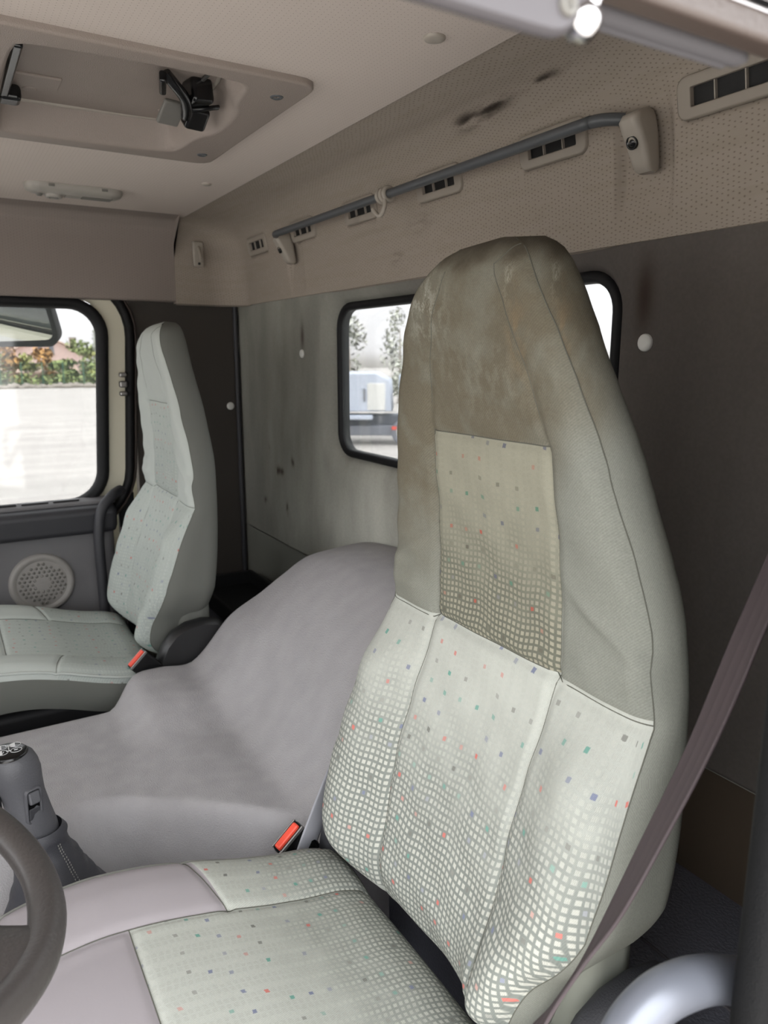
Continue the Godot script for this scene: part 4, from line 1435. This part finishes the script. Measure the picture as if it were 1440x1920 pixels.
# ------------------------------------------------------------------ wheel and gear lever
func build_controls() -> void:
	var tau := deg_to_rad(25.0)
	var R := 0.2205
	var e1 := Vector3(0, 0, 1)
	var e2 := Vector3(cos(tau), -sin(tau), 0)
	var ax := Vector3(sin(tau), cos(tau), 0)
	var c := Vector3(0.05, -0.48, -0.652) - e2 * 0.235
	var w := thing("steering_wheel", c, "worn dark brown plastic steering wheel rim and spoke at lower left", "steering wheel")
	var g := G.new()
	var loops := []
	var segs := 96
	for k in segs:
		var th := TAU * k / segs
		var rad := e1 * sin(th) + e2 * cos(th)
		var lo := PackedVector3Array()
		for a in 16:
			var q := TAU * a / 16
			lo.append(c + rad * (R + 0.0158 * cos(q)) + ax * 0.0145 * sin(q))
		loops.append(lo)
	loops.append(loops[0])
	g.loft(loops, true, false, false, true)
	obj("rim", g, M.wheel, w)
	# two broad spokes running into the rim
	for s in [0.40, 2.6, -1.7]:
		g = G.new()
		var ls := []
		for k in 9:
			var t := k / 8.0
			var rr := lerpf(0.05, R - 0.004, t)
			var wd := 0.030 + 0.018 * t * t * t
			var dip := 0.028 * (1.0 - t)
			var rad := e1 * sin(s) + e2 * cos(s)
			var tan_ := e1 * cos(s) - e2 * sin(s)
			var lo := PackedVector3Array()
			for a in 14:
				var q := TAU * a / 14
				lo.append(c + rad * rr - ax * dip + tan_ * wd * cos(q) + ax * 0.011 * sin(q))
			ls.append(lo)
		g.loft(ls, true, true, true)
		obj("spoke", g, M.wheel, w)
	g = G.new()
	g.lathe(c - ax * 0.04, ax, [Vector2(0.09, -0.03), Vector2(0.095, 0.0), Vector2(0.085, 0.018), Vector2(0.06, 0.026), Vector2(0, 0.030)], 32)
	obj("hub", g, M.wheel, w)
	g = G.new()
	g.tube(PackedVector3Array([c - ax * 0.06, c - ax * 0.35 + Vector3(-0.12, 0, 0)]), 0.05, 16)
	obj("column", g, M.black, w)
	# gear lever
	var o := thing("gear_lever", Vector3(0.085, -0.83, -1.125), "grey gear lever with black shift pattern cap and leather boot", "gear lever")
	g = G.new()
	var ls := []
	var top := Vector3(0.036, -0.562, -1.12)
	var bot := Vector3(0.062, -0.700, -1.12)
	for s in [[0.0, 0.024], [0.01, 0.0275], [0.04, 0.0315], [0.12, 0.0345], [0.22, 0.0350], [0.35, 0.0320], [0.5, 0.0295], [0.7, 0.0300], [0.9, 0.0315], [1.0, 0.0310], [1.02, 0.026]]:
		var p := top.lerp(bot, s[0])
		var lo := PackedVector3Array()
		for a in 28:
			var th := TAU * a / 28
			lo.append(p + Vector3(cos(th) * s[1], 0, sin(th) * s[1] * 0.92))
		ls.append(lo)
	g.loft(ls, true, true, true)
	var kn := obj("knob", g, M.knob, o)
	g = G.new()
	g.lathe(top + Vector3(0, -0.001, 0), Vector3(0.05, 1, 0).normalized(), [Vector2(0.0265, -0.003), Vector2(0.0265, 0.002), Vector2(0.024, 0.0042), Vector2(0.014, 0.0062), Vector2(0, 0.0068)], 32)
	var cp := obj("cap", g, M.gloss, kn)
	# the white shift pattern: four ovals joined by lines, a letter in each
	var s4 := [[Vector2(0.010, 0.0085), "R"], [Vector2(-0.008, 0.0085), "C"], [Vector2(0.010, -0.0085), ""], [Vector2(-0.008, -0.0085), ""]]
	for q in s4:
		g = G.new()
		var pts := PackedVector3Array()
		for a in 25:
			var th := TAU * a / 24.0
			pts.append(top + Vector3(q[0].x + cos(th) * 0.0075, 0.0058, q[0].y + sin(th) * 0.0068))
		g.tube(pts, 0.00035, 5)
		if q[1] != "R":
			var half := []
			for a in 9:
				var th := PI / 2 + PI * a / 8.0
				half.append(top + Vector3(q[0].x + cos(th) * 0.0072, 0.0062, q[0].y + sin(th) * 0.0065))
			half.reverse()
			g.flat(half)
		obj("oval_mark", g, M.print, cp)
		if q[1]:
			var tm := TextMesh.new()
			tm.text = q[1]
			var sf := SystemFont.new()
			sf.font_names = PackedStringArray(["Droid Sans"])
			tm.font = sf
			tm.font_size = 16
			tm.pixel_size = 0.00042
			tm.depth = 0.0005
			var mi := MeshInstance3D.new()
			mi.name = "letter"
			mi.mesh = tm
			mi.material_override = M.print
			cp.add_child(mi, true)
			mi.transform = world_of(cp).affine_inverse() * Transform3D(Basis(Vector3.UP, PI / 2) * Basis(Vector3.RIGHT, -PI / 2), top + Vector3(q[0].x, 0.0064, q[0].y))
	g = G.new()
	g.tube(PackedVector3Array([top + Vector3(0.001, 0.0066, 0.0085), top + Vector3(0.001, 0.0072, -0.0085)]), 0.0006, 5)
	g.tube(PackedVector3Array([top + Vector3(-0.003, 0.0066, 0.0085), top + Vector3(0.004, 0.0066, 0.0085)]), 0.0005, 5)
	g.tube(PackedVector3Array([top + Vector3(-0.003, 0.0066, -0.0085), top + Vector3(0.004, 0.0066, -0.0085)]), 0.0005, 5)
	obj("gate_line", g, M.print, cp)
	# range switch set in the side that faces the driver
	var f := Vector3(0.36, 0, 0.93).normalized()
	var fb := Basis(Vector3.UP, atan2(f.x, f.z)) * Basis(Vector3.RIGHT, 0.06)
	var mid := top.lerp(bot, 0.56)
	g = G.new()
	var fl := []
	for s in [[0.0255, 0.003], [0.0292, 0.002], [0.0296, 0.0], [0.0285, -0.0015], [0.0245, -0.002]]:
		fl.append(turned(lift(rounded(0, 0, 0.020 + 2 * s[1], 0.052 + 2 * s[1], 0.005 + s[1], 4), 2, s[0]), fb, mid))
	g.loft(fl)
	var sw := obj("switch_frame", g, M.knob, kn)
	g = G.new()
	g.box(mid + fb * Vector3(0, 0, 0.0255), Vector3(0.018, 0.050, 0.005), 0.001, fb)
	obj("switch_pocket", g, M.gloss, sw)
	g = G.new()
	g.box(mid + fb * Vector3(0, 0.014, 0.029), Vector3(0.0165, 0.019, 0.008), 0.003, fb * Basis(Vector3.RIGHT, -0.3))
	obj("rocker", g, M.knob, sw)
	g = G.new()
	g.box(mid + fb * Vector3(0, -0.013, 0.0268), Vector3(0.0165, 0.019, 0.005), 0.002, fb)
	obj("rocker", g, M.charcoal, sw)
	g = G.new()   # split lever on the front of the knob
	g.box(top.lerp(bot, 0.5) + Vector3(-0.038, 0, 0.004), Vector3(0.018, 0.03, 0.02), 0.006)
	obj("front_switch", g, M.black, kn)
	# boot
	g = G.new()
	ls = []
	for k in 17:
		var t := k / 16.0
		var p := Vector3(0.064, -0.692, -1.12).lerp(Vector3(0.088, -0.845, -1.10), t)
		var r := table([0.0, 0.04, 0.10, 0.14, 0.3, 0.6, 1.0], [0.033, 0.038, 0.038, 0.034, 0.042, 0.058, 0.085], t)
		var lo := PackedVector3Array()
		for a in 40:
			var th := TAU * a / 40
			var fold := 0.0016 * sin(t * 70.0 + 3.0 * sin(th * 2.0)) * smoothstep(0.15, 0.3, t) * smoothstep(1.0, 0.5, t)
			var sq := 1.0 + 0.10 * pow(cos(2 * th), 2.0) * t
			lo.append(p + Vector3(cos(th), 0, sin(th)) * (r * sq + fold))
		ls.append(lo)
	g.loft(ls)
	var bt := obj("boot", g, M.boot, o)
	for dth in [-0.05, 0.05]:
		g = G.new()
		for k in 34:
			var t := 0.14 + 0.86 * k / 34.0
			var p := Vector3(0.064, -0.692, -1.12).lerp(Vector3(0.088, -0.845, -1.10), t)
			var r := table([0.0, 0.04, 0.10, 0.14, 0.3, 0.6, 1.0], [0.033, 0.038, 0.038, 0.034, 0.042, 0.058, 0.085], t)
			var th: float = 0.95 + dth
			var sq := 1.0 + 0.10 * pow(cos(2 * th), 2.0) * t
			g.box(p + Vector3(cos(th), 0, sin(th)) * (r * sq + 0.0008), Vector3(0.0014, 0.0032, 0.0014), 0.0006)
		tag(obj("stitching", g, M.thread, bt), "", "", "", "stuff")

# ------------------------------------------------------------------ belts
func build_belts() -> void:
	# webbing across the near side of the seat: two edge lines with ribs between
	var l := smooth([Vector3(0.665, 0.02, -0.335), Vector3(0.584, -0.16, -0.348), Vector3(0.545, -0.233, -0.35), Vector3(0.501, -0.315, -0.35), Vector3(0.451, -0.388, -0.35), Vector3(0.397, -0.465, -0.35), Vector3(0.365, -0.499, -0.352), Vector3(0.339, -0.522, -0.356), Vector3(0.30, -0.60, -0.36)], 8)
	var r := smooth([Vector3(0.63, 0.0, -0.30), Vector3(0.535, -0.199, -0.313), Vector3(0.510, -0.251, -0.315), Vector3(0.478, -0.300, -0.315), Vector3(0.436, -0.353, -0.315), Vector3(0.394, -0.403, -0.316), Vector3(0.360, -0.440, -0.322), Vector3(0.330, -0.490, -0.330), Vector3(0.29, -0.58, -0.335)], 8)
	var o := thing("seat_belt", Vector3(0.30, -0.60, -0.35), "dark brown seat belt strap running down the near side of the driver seat", "seat belt")
	var prof := [0.0, 0.05, 0.09, 0.30, 0.34, 0.40, 0.44, 0.62, 0.66, 0.72, 0.76, 0.91, 0.95, 1.0]
	var hgt := [0.0016, 0.0016, 0.0006, 0.0006, 0.0012, 0.0012, 0.0006, 0.0006, 0.0012, 0.0012, 0.0006, 0.0006, 0.0016, 0.0016]
	var loops := []
	for k in l.size():
		var d := l[mini(k + 1, l.size() - 1)] - l[maxi(k - 1, 0)]
		var across := r[k] - l[k]
		var nn := d.cross(across).normalized()
		if nn.x > 0: nn = -nn
		var lo := PackedVector3Array()
		for j in prof.size():
			lo.append(l[k] + across * prof[j] + nn * hgt[j])
		for j in range(prof.size() - 1, -1, -1):
			lo.append(l[k] + across * prof[j] - nn * 0.0008)
		loops.append(lo)
	var g := G.new()
	g.loft(loops, true, true, true)
	obj("webbing", g, M.belt, o)
	# buckles
	buckle(Vector3(0.404, -0.737, -0.935), "black seat belt buckle with orange-red button beside the driver cushion", Basis(Vector3.UP, 0.15) * Basis(Vector3.BACK, 0.61), true)
	buckle(Vector3(0.350, -0.698, -1.655), "small black buckle with red button beside the passenger cushion", Basis(Vector3.UP, 0.15) * Basis(Vector3.BACK, 0.72), false)

func buckle(c: Vector3, label: String, b: Basis, strap: bool) -> void:
	# local: y along the buckle towards its mouth, x across its width
	var o := thing("belt_buckle", c, label, "belt buckle")
	var g := G.new()
	g.box(c, Vector3(0.052, 0.060, 0.026), 0.006, b)
	var bd := obj("body", g, M.gloss, o)
	g = G.new()
	g.box(c + b * Vector3(0, 0.0295, 0.001), Vector3(0.044, 0.012, 0.0125), 0.003, b)
	obj("release_button", g, M.red, bd)
	g = G.new()
	g.box(c + b * Vector3(0, 0.029, -0.011), Vector3(0.050, 0.005, 0.003), 0.001, b)
	g.box(c + b * Vector3(0, 0.029, 0.0115), Vector3(0.050, 0.006, 0.003), 0.001, b)
	obj("rim", g, M.steel, bd)
	g = G.new()
	g.tube(PackedVector3Array([c + b * Vector3(0.0, -0.025, 0), c + Vector3(0.03, -0.06, 0.0), c + Vector3(0.05, -0.14, 0.01)]), 0.016, 10, 0.35, Vector3(0, 0, 1))
	obj("stalk", g, M.charcoal, o)
	if strap:
		g = G.new()
		var pts := smooth([Vector3(0.395, -0.80, -0.925), Vector3(0.412, -0.745, -0.925), Vector3(0.436, -0.69, -0.925), Vector3(0.47, -0.60, -0.915)])
		g.tube(pts, 0.022, 10, 0.10, Vector3(0.85, -0.3, -0.3))
		obj("strap", g, M.strap, o)

# ------------------------------------------------------------------ near door frame
func build_door_frame() -> void:
	var g := G.new()
	# header: painted flange, bright strips, rubber seal under it
	g.box(Vector3(-0.3, 0.1268, -0.2065), Vector3(1.5, 0.0115, 0.013), 0.003)
	g.box(Vector3(-0.3, 0.152, -0.200), Vector3(1.5, 0.022, 0.03), 0.004)
	var hd := struct("trim_door_header", g, M.frame_paint)
	for q in [[0.1330, -0.2035, 0.0013], [0.1385, -0.2025, 0.0022]]:
		g = G.new()
		g.tube(PackedVector3Array([Vector3(-1.0, q[0], q[1]), Vector3(0.0, q[0], q[1]), Vector3(0.46, q[0], q[1])]), q[2], 10)
		obj("bright_strip", g, M.chrome, hd)
	g = G.new()
	g.box(Vector3(-0.3, 0.1358, -0.2075), Vector3(1.5, 0.008, 0.006), 0.001)
	obj("groove", g, M.rubber, hd)
	g = G.new()
	var sp := PackedVector3Array()
	var rr := []
	for k in 30:
		sp.append(Vector3(lerpf(-1.0, 0.3, k / 27.0) if k < 28 else 0.3 + (k - 27) * 0.005, 0.1235, -0.2195))
		rr.append(0.0046 if k < 28 else (0.0040 if k == 28 else 0.0018))
	g.tube(sp, rr, 14)
	obj("seal", g, M.seal, hd)
	g = G.new()
	g.tube(PackedVector3Array([Vector3(-1.0, 0.1196, -0.2215), Vector3(0.0, 0.1196, -0.2215), Vector3(0.298, 0.1196, -0.2215)]), 0.0016, 8)
	obj("seal_lip", g, M.seal, hd)
	# seal down the rear edge of the door opening
	g = G.new()
	g.tube(PackedVector3Array([Vector3(0.394, 0.05, -0.212), Vector3(0.394, -0.2, -0.212), Vector3(0.394, -0.35, -0.212), Vector3(0.394, -0.6, -0.212), Vector3(0.394, -1.1, -0.212)]), 0.0135, 14)
	var ps := struct("trim_door_seal", g, M.seal_black)
	g = G.new()
	g.box(Vector3(0.405, -0.55, -0.196), Vector3(0.012, 1.1, 0.012), 0.004)
	obj("flange", g, M.steel, ps)
	# grab handle on the pillar
	var h := thing("grab_handle", Vector3(0.42, -0.42, -0.25), "silver curved tube grab handle on the door pillar at lower right", "grab handle")
	g = G.new()
	g.tube(smooth([Vector3(0.475, -0.438, -0.247), Vector3(0.436, -0.421, -0.245), Vector3(0.395, -0.400, -0.245), Vector3(0.367, -0.391, -0.245), Vector3(0.343, -0.389, -0.245), Vector3(0.323, -0.396, -0.245), Vector3(0.310, -0.412, -0.245), Vector3(0.303, -0.44, -0.245), Vector3(0.300, -0.50, -0.245), Vector3(0.300, -0.60, -0.245)]), 0.0148, 18)
	obj("tube", g, M.silver, h)
	# sun visor over the driver door, hung on a swivel
	var v := thing("sun_visor", Vector3(0.13, 0.11, -0.2), "pale grey sun visor panel hanging from a chrome swivel at the top", "sun visor")
	var poly := PackedVector2Array()
	for q in [[-0.10, 0.1000], [0.174, 0.1000], [0.181, 0.1002], [0.185, 0.1010], [0.188, 0.1026], [0.190, 0.1046], [0.200, 0.1173], [0.206, 0.127], [0.206, 0.17], [-0.10, 0.17]]:
		poly.append(Vector2(q[0], q[1]))
	g = slab(poly, 2, -0.197, -0.203, 0.0018)
	obj("panel", g, M.visor, v)
	g = G.new()
	g.lathe(Vector3(0.186, 0.1097, -0.1972), Vector3(0, 0, 1), [Vector2(0.0036, -0.002), Vector2(0.0036, 0.0012), Vector2(0.0028, 0.002), Vector2(0.0019, 0.0016), Vector2(0.0015, 0.0003), Vector2(0.0010, 0.0003), Vector2(0.0007, 0.0012), Vector2(0, 0.0014)], 20)
	obj("rivet", g, M.lamp_dark, v)
	g = G.new()
	g.lathe(Vector3(0.196, 0.1085, -0.200), Vector3(0.35, 0.8, 0.1).normalized(), [Vector2(0, -0.0070), Vector2(0.003, -0.0066), Vector2(0.0052, -0.0046), Vector2(0.0062, -0.0016), Vector2(0.0062, 0.0008), Vector2(0.0050, 0.0034), Vector2(0.0034, 0.0048), Vector2(0.0030, 0.03), Vector2(0, 0.03)], 20)
	obj("swivel", g, M.chrome, v)

# ------------------------------------------------------------------ outside
func leaves(rng: RandomNumberGenerator, c: Vector3, s: Vector3, count: int, size: float, g: G) -> void:
	for k in count:
		var d := Vector3(rng.randfn(), rng.randfn(), rng.randfn()).normalized() * pow(rng.randf(), 0.4)
		var p := c + d * s
		var a := Vector3(rng.randfn(), rng.randfn(), rng.randfn()).normalized()
		var b := a.cross(Vector3(rng.randfn(), rng.randfn(), rng.randfn())).normalized()
		var z := size * rng.randf_range(0.6, 1.3)
		var at := g.v.size()
		for q in [p - a * z, p + b * z * 0.45, p + a * z, p - b * z * 0.45]:
			g.v.append(q)
			g.n.append((d + Vector3(0, 0.5, 0)).normalized())
			g.t.append(Vector2.ZERO)
		g.i.append_array([at, at + 1, at + 2, at, at + 2, at + 3])

func tree(called: String, at: Vector3, h: float, w: float, m: Material, label: String, category: String, rng: RandomNumberGenerator, count := 500, size := 0.30, trunk := 0.3, group := "") -> void:
	var o := thing(called, at, label, category, group)
	var g := G.new()
	g.tube(PackedVector3Array([at, at + Vector3(0.1, h * trunk, 0), at + Vector3(0, h * 0.85, 0.1)]), [0.04 * w + 0.03, 0.03 * w + 0.02, 0.02], 7)
	obj("trunk", g, M.bark, o)
	g = G.new()
	for k in 6:
		var q := rng.randf_range(trunk + 0.1, 0.95)
		var wd := w * (1.0 - 0.6 * absf(q - 0.55)) * 0.33
		leaves(rng, at + Vector3(rng.randf_range(-0.25, 0.25) * w, h * q, rng.randf_range(-0.25, 0.25) * w), Vector3(wd, h * 0.16, wd), count / 6, size, g)
	obj("foliage", g, m, o)

func build_outside() -> void:
	var rng := RandomNumberGenerator.new()
	rng.seed = 20
	var gy := -2.45
	var g := G.new()
	g.box(Vector3(10, gy - 0.25, -20), Vector3(240, 0.5, 240), 0.01)
	struct("floor_yard", g, M.lot)
	# the edge of the yard beyond the passenger door: stones, wire fence, hedge trees, house
	var e0 := Vector3(-6, gy, -66)
	var e1 := Vector3(24, gy, -62)
	for k in 34:
		var p := e0.lerp(e1, 0.30 + k / 34.0 * 0.45) + Vector3(0, 0, rng.randf_range(-0.5, 0.5))
		g = G.new()
		var s := rng.randf_range(0.25, 0.5)
		var lo := []
		for b in 5:
			var l := PackedVector3Array()
			var rr: float = [0.8, 1.0, 0.95, 0.6, 0.2][b] * s
			for a in 7:
				var th := TAU * a / 7.0
				l.append(p + Vector3(cos(th) * rr * rng.randf_range(0.8, 1.2), b * s * 0.24 - 0.02, sin(th) * rr))
			lo.append(l)
		g.loft(lo, true, true, true)
		tag(obj("edge_stone", g, M.stone), "pale rough stone in the row along the far edge of the yard", "stone", "stones along the yard edge")
	var f := thing("wire_fence", e0.lerp(e1, 0.5) + Vector3(0, 0, -1.2), "green wire fence in front of the bushes at the yard edge", "fence")
	for k in 12:
		var p := e0.lerp(e1, 0.25 + k * 0.05) + Vector3(0, 0, -1.2)
		g = G.new()
		g.tube(PackedVector3Array([p, p + Vector3(0, 1.0, 0), p + Vector3(0, 2.0, 0)]), 0.05, 6)
		obj("post", g, M.mesh_green, f)
	g = G.new()
	for k in 7:
		var a := e0.lerp(e1, 0.25) + Vector3(0, 0.1 + k * 0.3, -1.2)
		g.tube(PackedVector3Array([a, a + (e1 - e0) * 0.3, a + (e1 - e0) * 0.55]), 0.012, 4)
	tag(obj("wires", g, M.mesh_green, f), "", "", "", "stuff")
	var bushes := [[4.0, 3.2, 3.4, "leaf", "broad green bush at the left edge of the passenger window view"], [6.6, 2.6, 2.6, "leaf_yellow", "yellow-green bush left of the orange one in front of the house"], [8.0, 2.9, 2.0, "leaf_orange", "small orange autumn bush in front of the pink house"], [9.3, 2.3, 2.4, "leaf", "low green bush under the house eaves right of the orange one"], [11.0, 3.8, 3.0, "leaf", "tall green bush right of the pink house gable"], [11.9, 3.3, 2.4, "leaf_yellow", "bright yellow-green bush beside the birches"], [5.2, 3.9, 2.0, "leaf_orange", "orange tinted tree behind the leftmost bush"]]
	for b in bushes:
		var p := Vector3(b[0], gy, -68.3 + rng.randf_range(-0.6, 0.6))
		tree("bush", p, b[1], b[2], M[b[3]], b[4], "bush", rng, 600, 0.22, 0.02, "bushes at the yard edge")
	for k in 4:
		var nm: String = ["thin pale birch right of the tall bush, nearest the house", "tallest pale birch beyond the yard, second from the house", "pale birch beside the window seal, third from the house", "last slim pale birch by the window seal"][k]
		tree("birch", Vector3(12.6 + k * 0.75, gy, -70.0 - 0.8 * k), [4.6, 6.2, 6.6, 5.6][k], 1.5, M.leaf_grey, nm, "tree", rng, 420, 0.16, 0.15, "birches beyond the yard")
	g = G.new()
	for k in 60:
		var p := e0.lerp(e1, 0.25 + k / 60.0 * 0.55) + Vector3(0, 0.45, -2.0)
		leaves(rng, p, Vector3(0.6, 0.65, 0.5), 22, 0.2, g)
	tag(obj("hedge", g, M.leaf), "low green hedge behind the wire fence at the yard edge", "hedge", "", "stuff")
	# pink house
	var hx := 9.0
	var hz := -76.0
	var hs := thing("house", Vector3(hx, gy, hz), "pink house with a gable and two dark windows beyond the yard", "house")
	g = G.new()
	var wp := PackedVector2Array()
	for q in [[hx - 3.6, gy], [hx + 3.6, gy], [hx + 3.6, 0.15], [hx + 0.2, 1.75], [hx - 3.6, 0.25]]:
		wp.append(Vector2(q[0], q[1]))
	g = slab(wp, 2, hz + 0.0, hz - 7.0, 0.02)
	obj("wall", g, M.pink, hs)
	for sd in [-1.0, 1.0]:
		g = G.new()
		var a := Vector3(hx + 0.2, 1.83, hz - 3.5)
		var b := Vector3(hx + sd * 4.1 + 0.1, 0.02, hz - 3.5)
		g.box((a + b) / 2, Vector3((b - a).length() + 0.1, 0.14, 7.8), 0.03, Basis(Vector3.BACK, (b - a).angle_to(Vector3(sd, 0, 0)) * -sd))
		obj("roof", g, M.tile, hs)
	g = G.new()
	g.box(Vector3(hx - 0.6, -1.15, hz + 0.8), Vector3(6.5, 0.14, 1.8), 0.03, Basis(Vector3.RIGHT, 0.3))
	obj("porch_roof", g, M.tile, hs)
	for k in 2:
		g = G.new()
		g.box(Vector3(hx - 0.35 + k * 0.95, 0.62, hz + 0.02), Vector3(0.5, 0.85, 0.08), 0.02)
		var wd := obj("window", g, M.truck_dark, hs)
		g = G.new()
		g.box(Vector3(hx - 0.35 + k * 0.95, 0.15, hz + 0.08), Vector3(0.65, 0.07, 0.14), 0.02)
		obj("sill", g, M.stone, wd)
	g = G.new()
	g.box(Vector3(hx + 3.0, 1.2, hz - 3.0), Vector3(0.6, 1.2, 0.6), 0.03)
	obj("chimney", g, M.stone, hs)
	# lorry behind, seen through the rear window
	var t := thing("lorry", Vector3(11.0, gy, -18.5), "pale grey lorry with crane parked outside the rear window", "lorry")
	var fx := Vector3(0.84, 0, 0.54).normalized()      # along the lorry, to the right in the view
	var bs := Basis(fx, Vector3.UP, fx.cross(Vector3.UP))
	var o := Vector3(10.75, gy, -19.0)
	var at := func(x: float, y: float, z: float) -> Vector3: return o + bs * Vector3(x, y, z)
	g = G.new()
	var cp := []
	for s in [[-0.75, 0.94, 1.0], [-0.70, 1.9, 1.0], [-0.55, 2.0, 0.95], [0.35, 2.0, 0.95], [0.75, 1.78, 1.0], [0.80, 0.94, 1.0]]:
		cp.append(Vector2(s[0], s[1]))
	g = slab(PackedVector2Array(cp), 2, -1.0, 1.0, 0.04)
	for k in g.v.size():
		g.v[k] = o + bs * g.v[k]
		g.n[k] = bs * g.n[k]
	obj("cab", g, M.truck, t)
	g = G.new()
	g.box(at.call(0.35, 1.35, 1.0), Vector3(0.5, 0.75, 0.04), 0.02, bs)
	obj("door", g, M.white, t)
	g = G.new()
	g.box(at.call(0.02, 1.4, 1.02), Vector3(0.06, 0.35, 0.05), 0.02, bs)
	obj("door_gap", g, M.truck_dark, t)
	g = G.new()
	g.box(at.call(0.4, 0.62, 0.0), Vector3(3.6, 0.34, 0.9), 0.03, bs)
	g.box(at.call(0.2, 0.40, 0.8), Vector3(1.2, 0.28, 0.3), 0.03, bs)
	obj("chassis", g, M.truck_dark, t)
	g = G.new()
	g.box(at.call(-0.5, 0.78, 0.9), Vector3(1.5, 0.12, 0.5), 0.03, bs)
	obj("mudguard", g, M.truck, t)
	for x in [-0.95, 1.15]:
		g = G.new()
		g.lathe(at.call(x, 0.36, 0.85), bs.z, [Vector2(0.0, 0.10), Vector2(0.12, 0.10), Vector2(0.15, 0.04), Vector2(0.24, 0.06), Vector2(0.26, 0.14), Vector2(0.36, 0.14), Vector2(0.38, 0.10), Vector2(0.38, -0.14), Vector2(0.2, -0.15)], 24)
		var wh := obj("wheel", g, M.truck_dark, t)
		g = G.new()
		g.lathe(at.call(x, 0.36, 0.96), bs.z, [Vector2(0.25, -0.02), Vector2(0.23, 0.01), Vector2(0.10, -0.01), Vector2(0.08, 0.03), Vector2(0, 0.03)], 20)
		obj("hub", g, M.white, wh)
	g = G.new()
	g.box(at.call(1.15, 1.2, 0.3), Vector3(0.35, 1.5, 0.4), 0.05, bs)
	g.tube(PackedVector3Array([at.call(1.05, 1.0, 0.7), at.call(1.5, 1.6, 0.7), at.call(1.9, 2.0, 0.6)]), 0.08, 8)
	obj("crane", g, M.truck, t)
	for x in [-0.55, 0.85]:
		g = G.new()
		g.box(at.call(x, 0.48, 0.98), Vector3(0.14, 0.10, 0.05), 0.02, bs)
		obj("marker_lamp", g, M.red, t)
	var fk := thing("yellow_implement", at.call(-1.5, 0.8, 0.5), "yellow tilted arms standing left of the grey lorry cab", "machine")
	for k in 2:
		g = G.new()
		g.tube(PackedVector3Array([at.call(-1.15 + k * 0.25, 0.0, 0.3), at.call(-1.18 + k * 0.25, 1.0, 0.3), at.call(-1.0 + k * 0.22, 1.55, 0.3)]), [0.09, 0.09, 0.05], 8)
		obj("arm", g, M.yellow, fk)
	g = G.new()
	g.box(at.call(-0.95, 0.90, 0.5), Vector3(0.9, 0.10, 0.4), 0.03, bs)
	obj("crossbar", g, M.yellow, fk)
	for k in 4:
		var nm: String = ["pale poplar behind the lorry, leftmost through the rear window", "second pale poplar behind the lorry cab", "pale poplar right of the lorry cab beside the headrest", "pale poplar mostly hidden behind the driver headrest"][k]
		tree("poplar", Vector3(19.0 + k * 2.2, gy, -35.5 + k * 1.6), [5.6, 4.6, 5.6, 5.8][k], 1.9, M.leaf_grey, nm, "tree", rng, 600, 0.14, 0.1, "poplars behind the lorry")
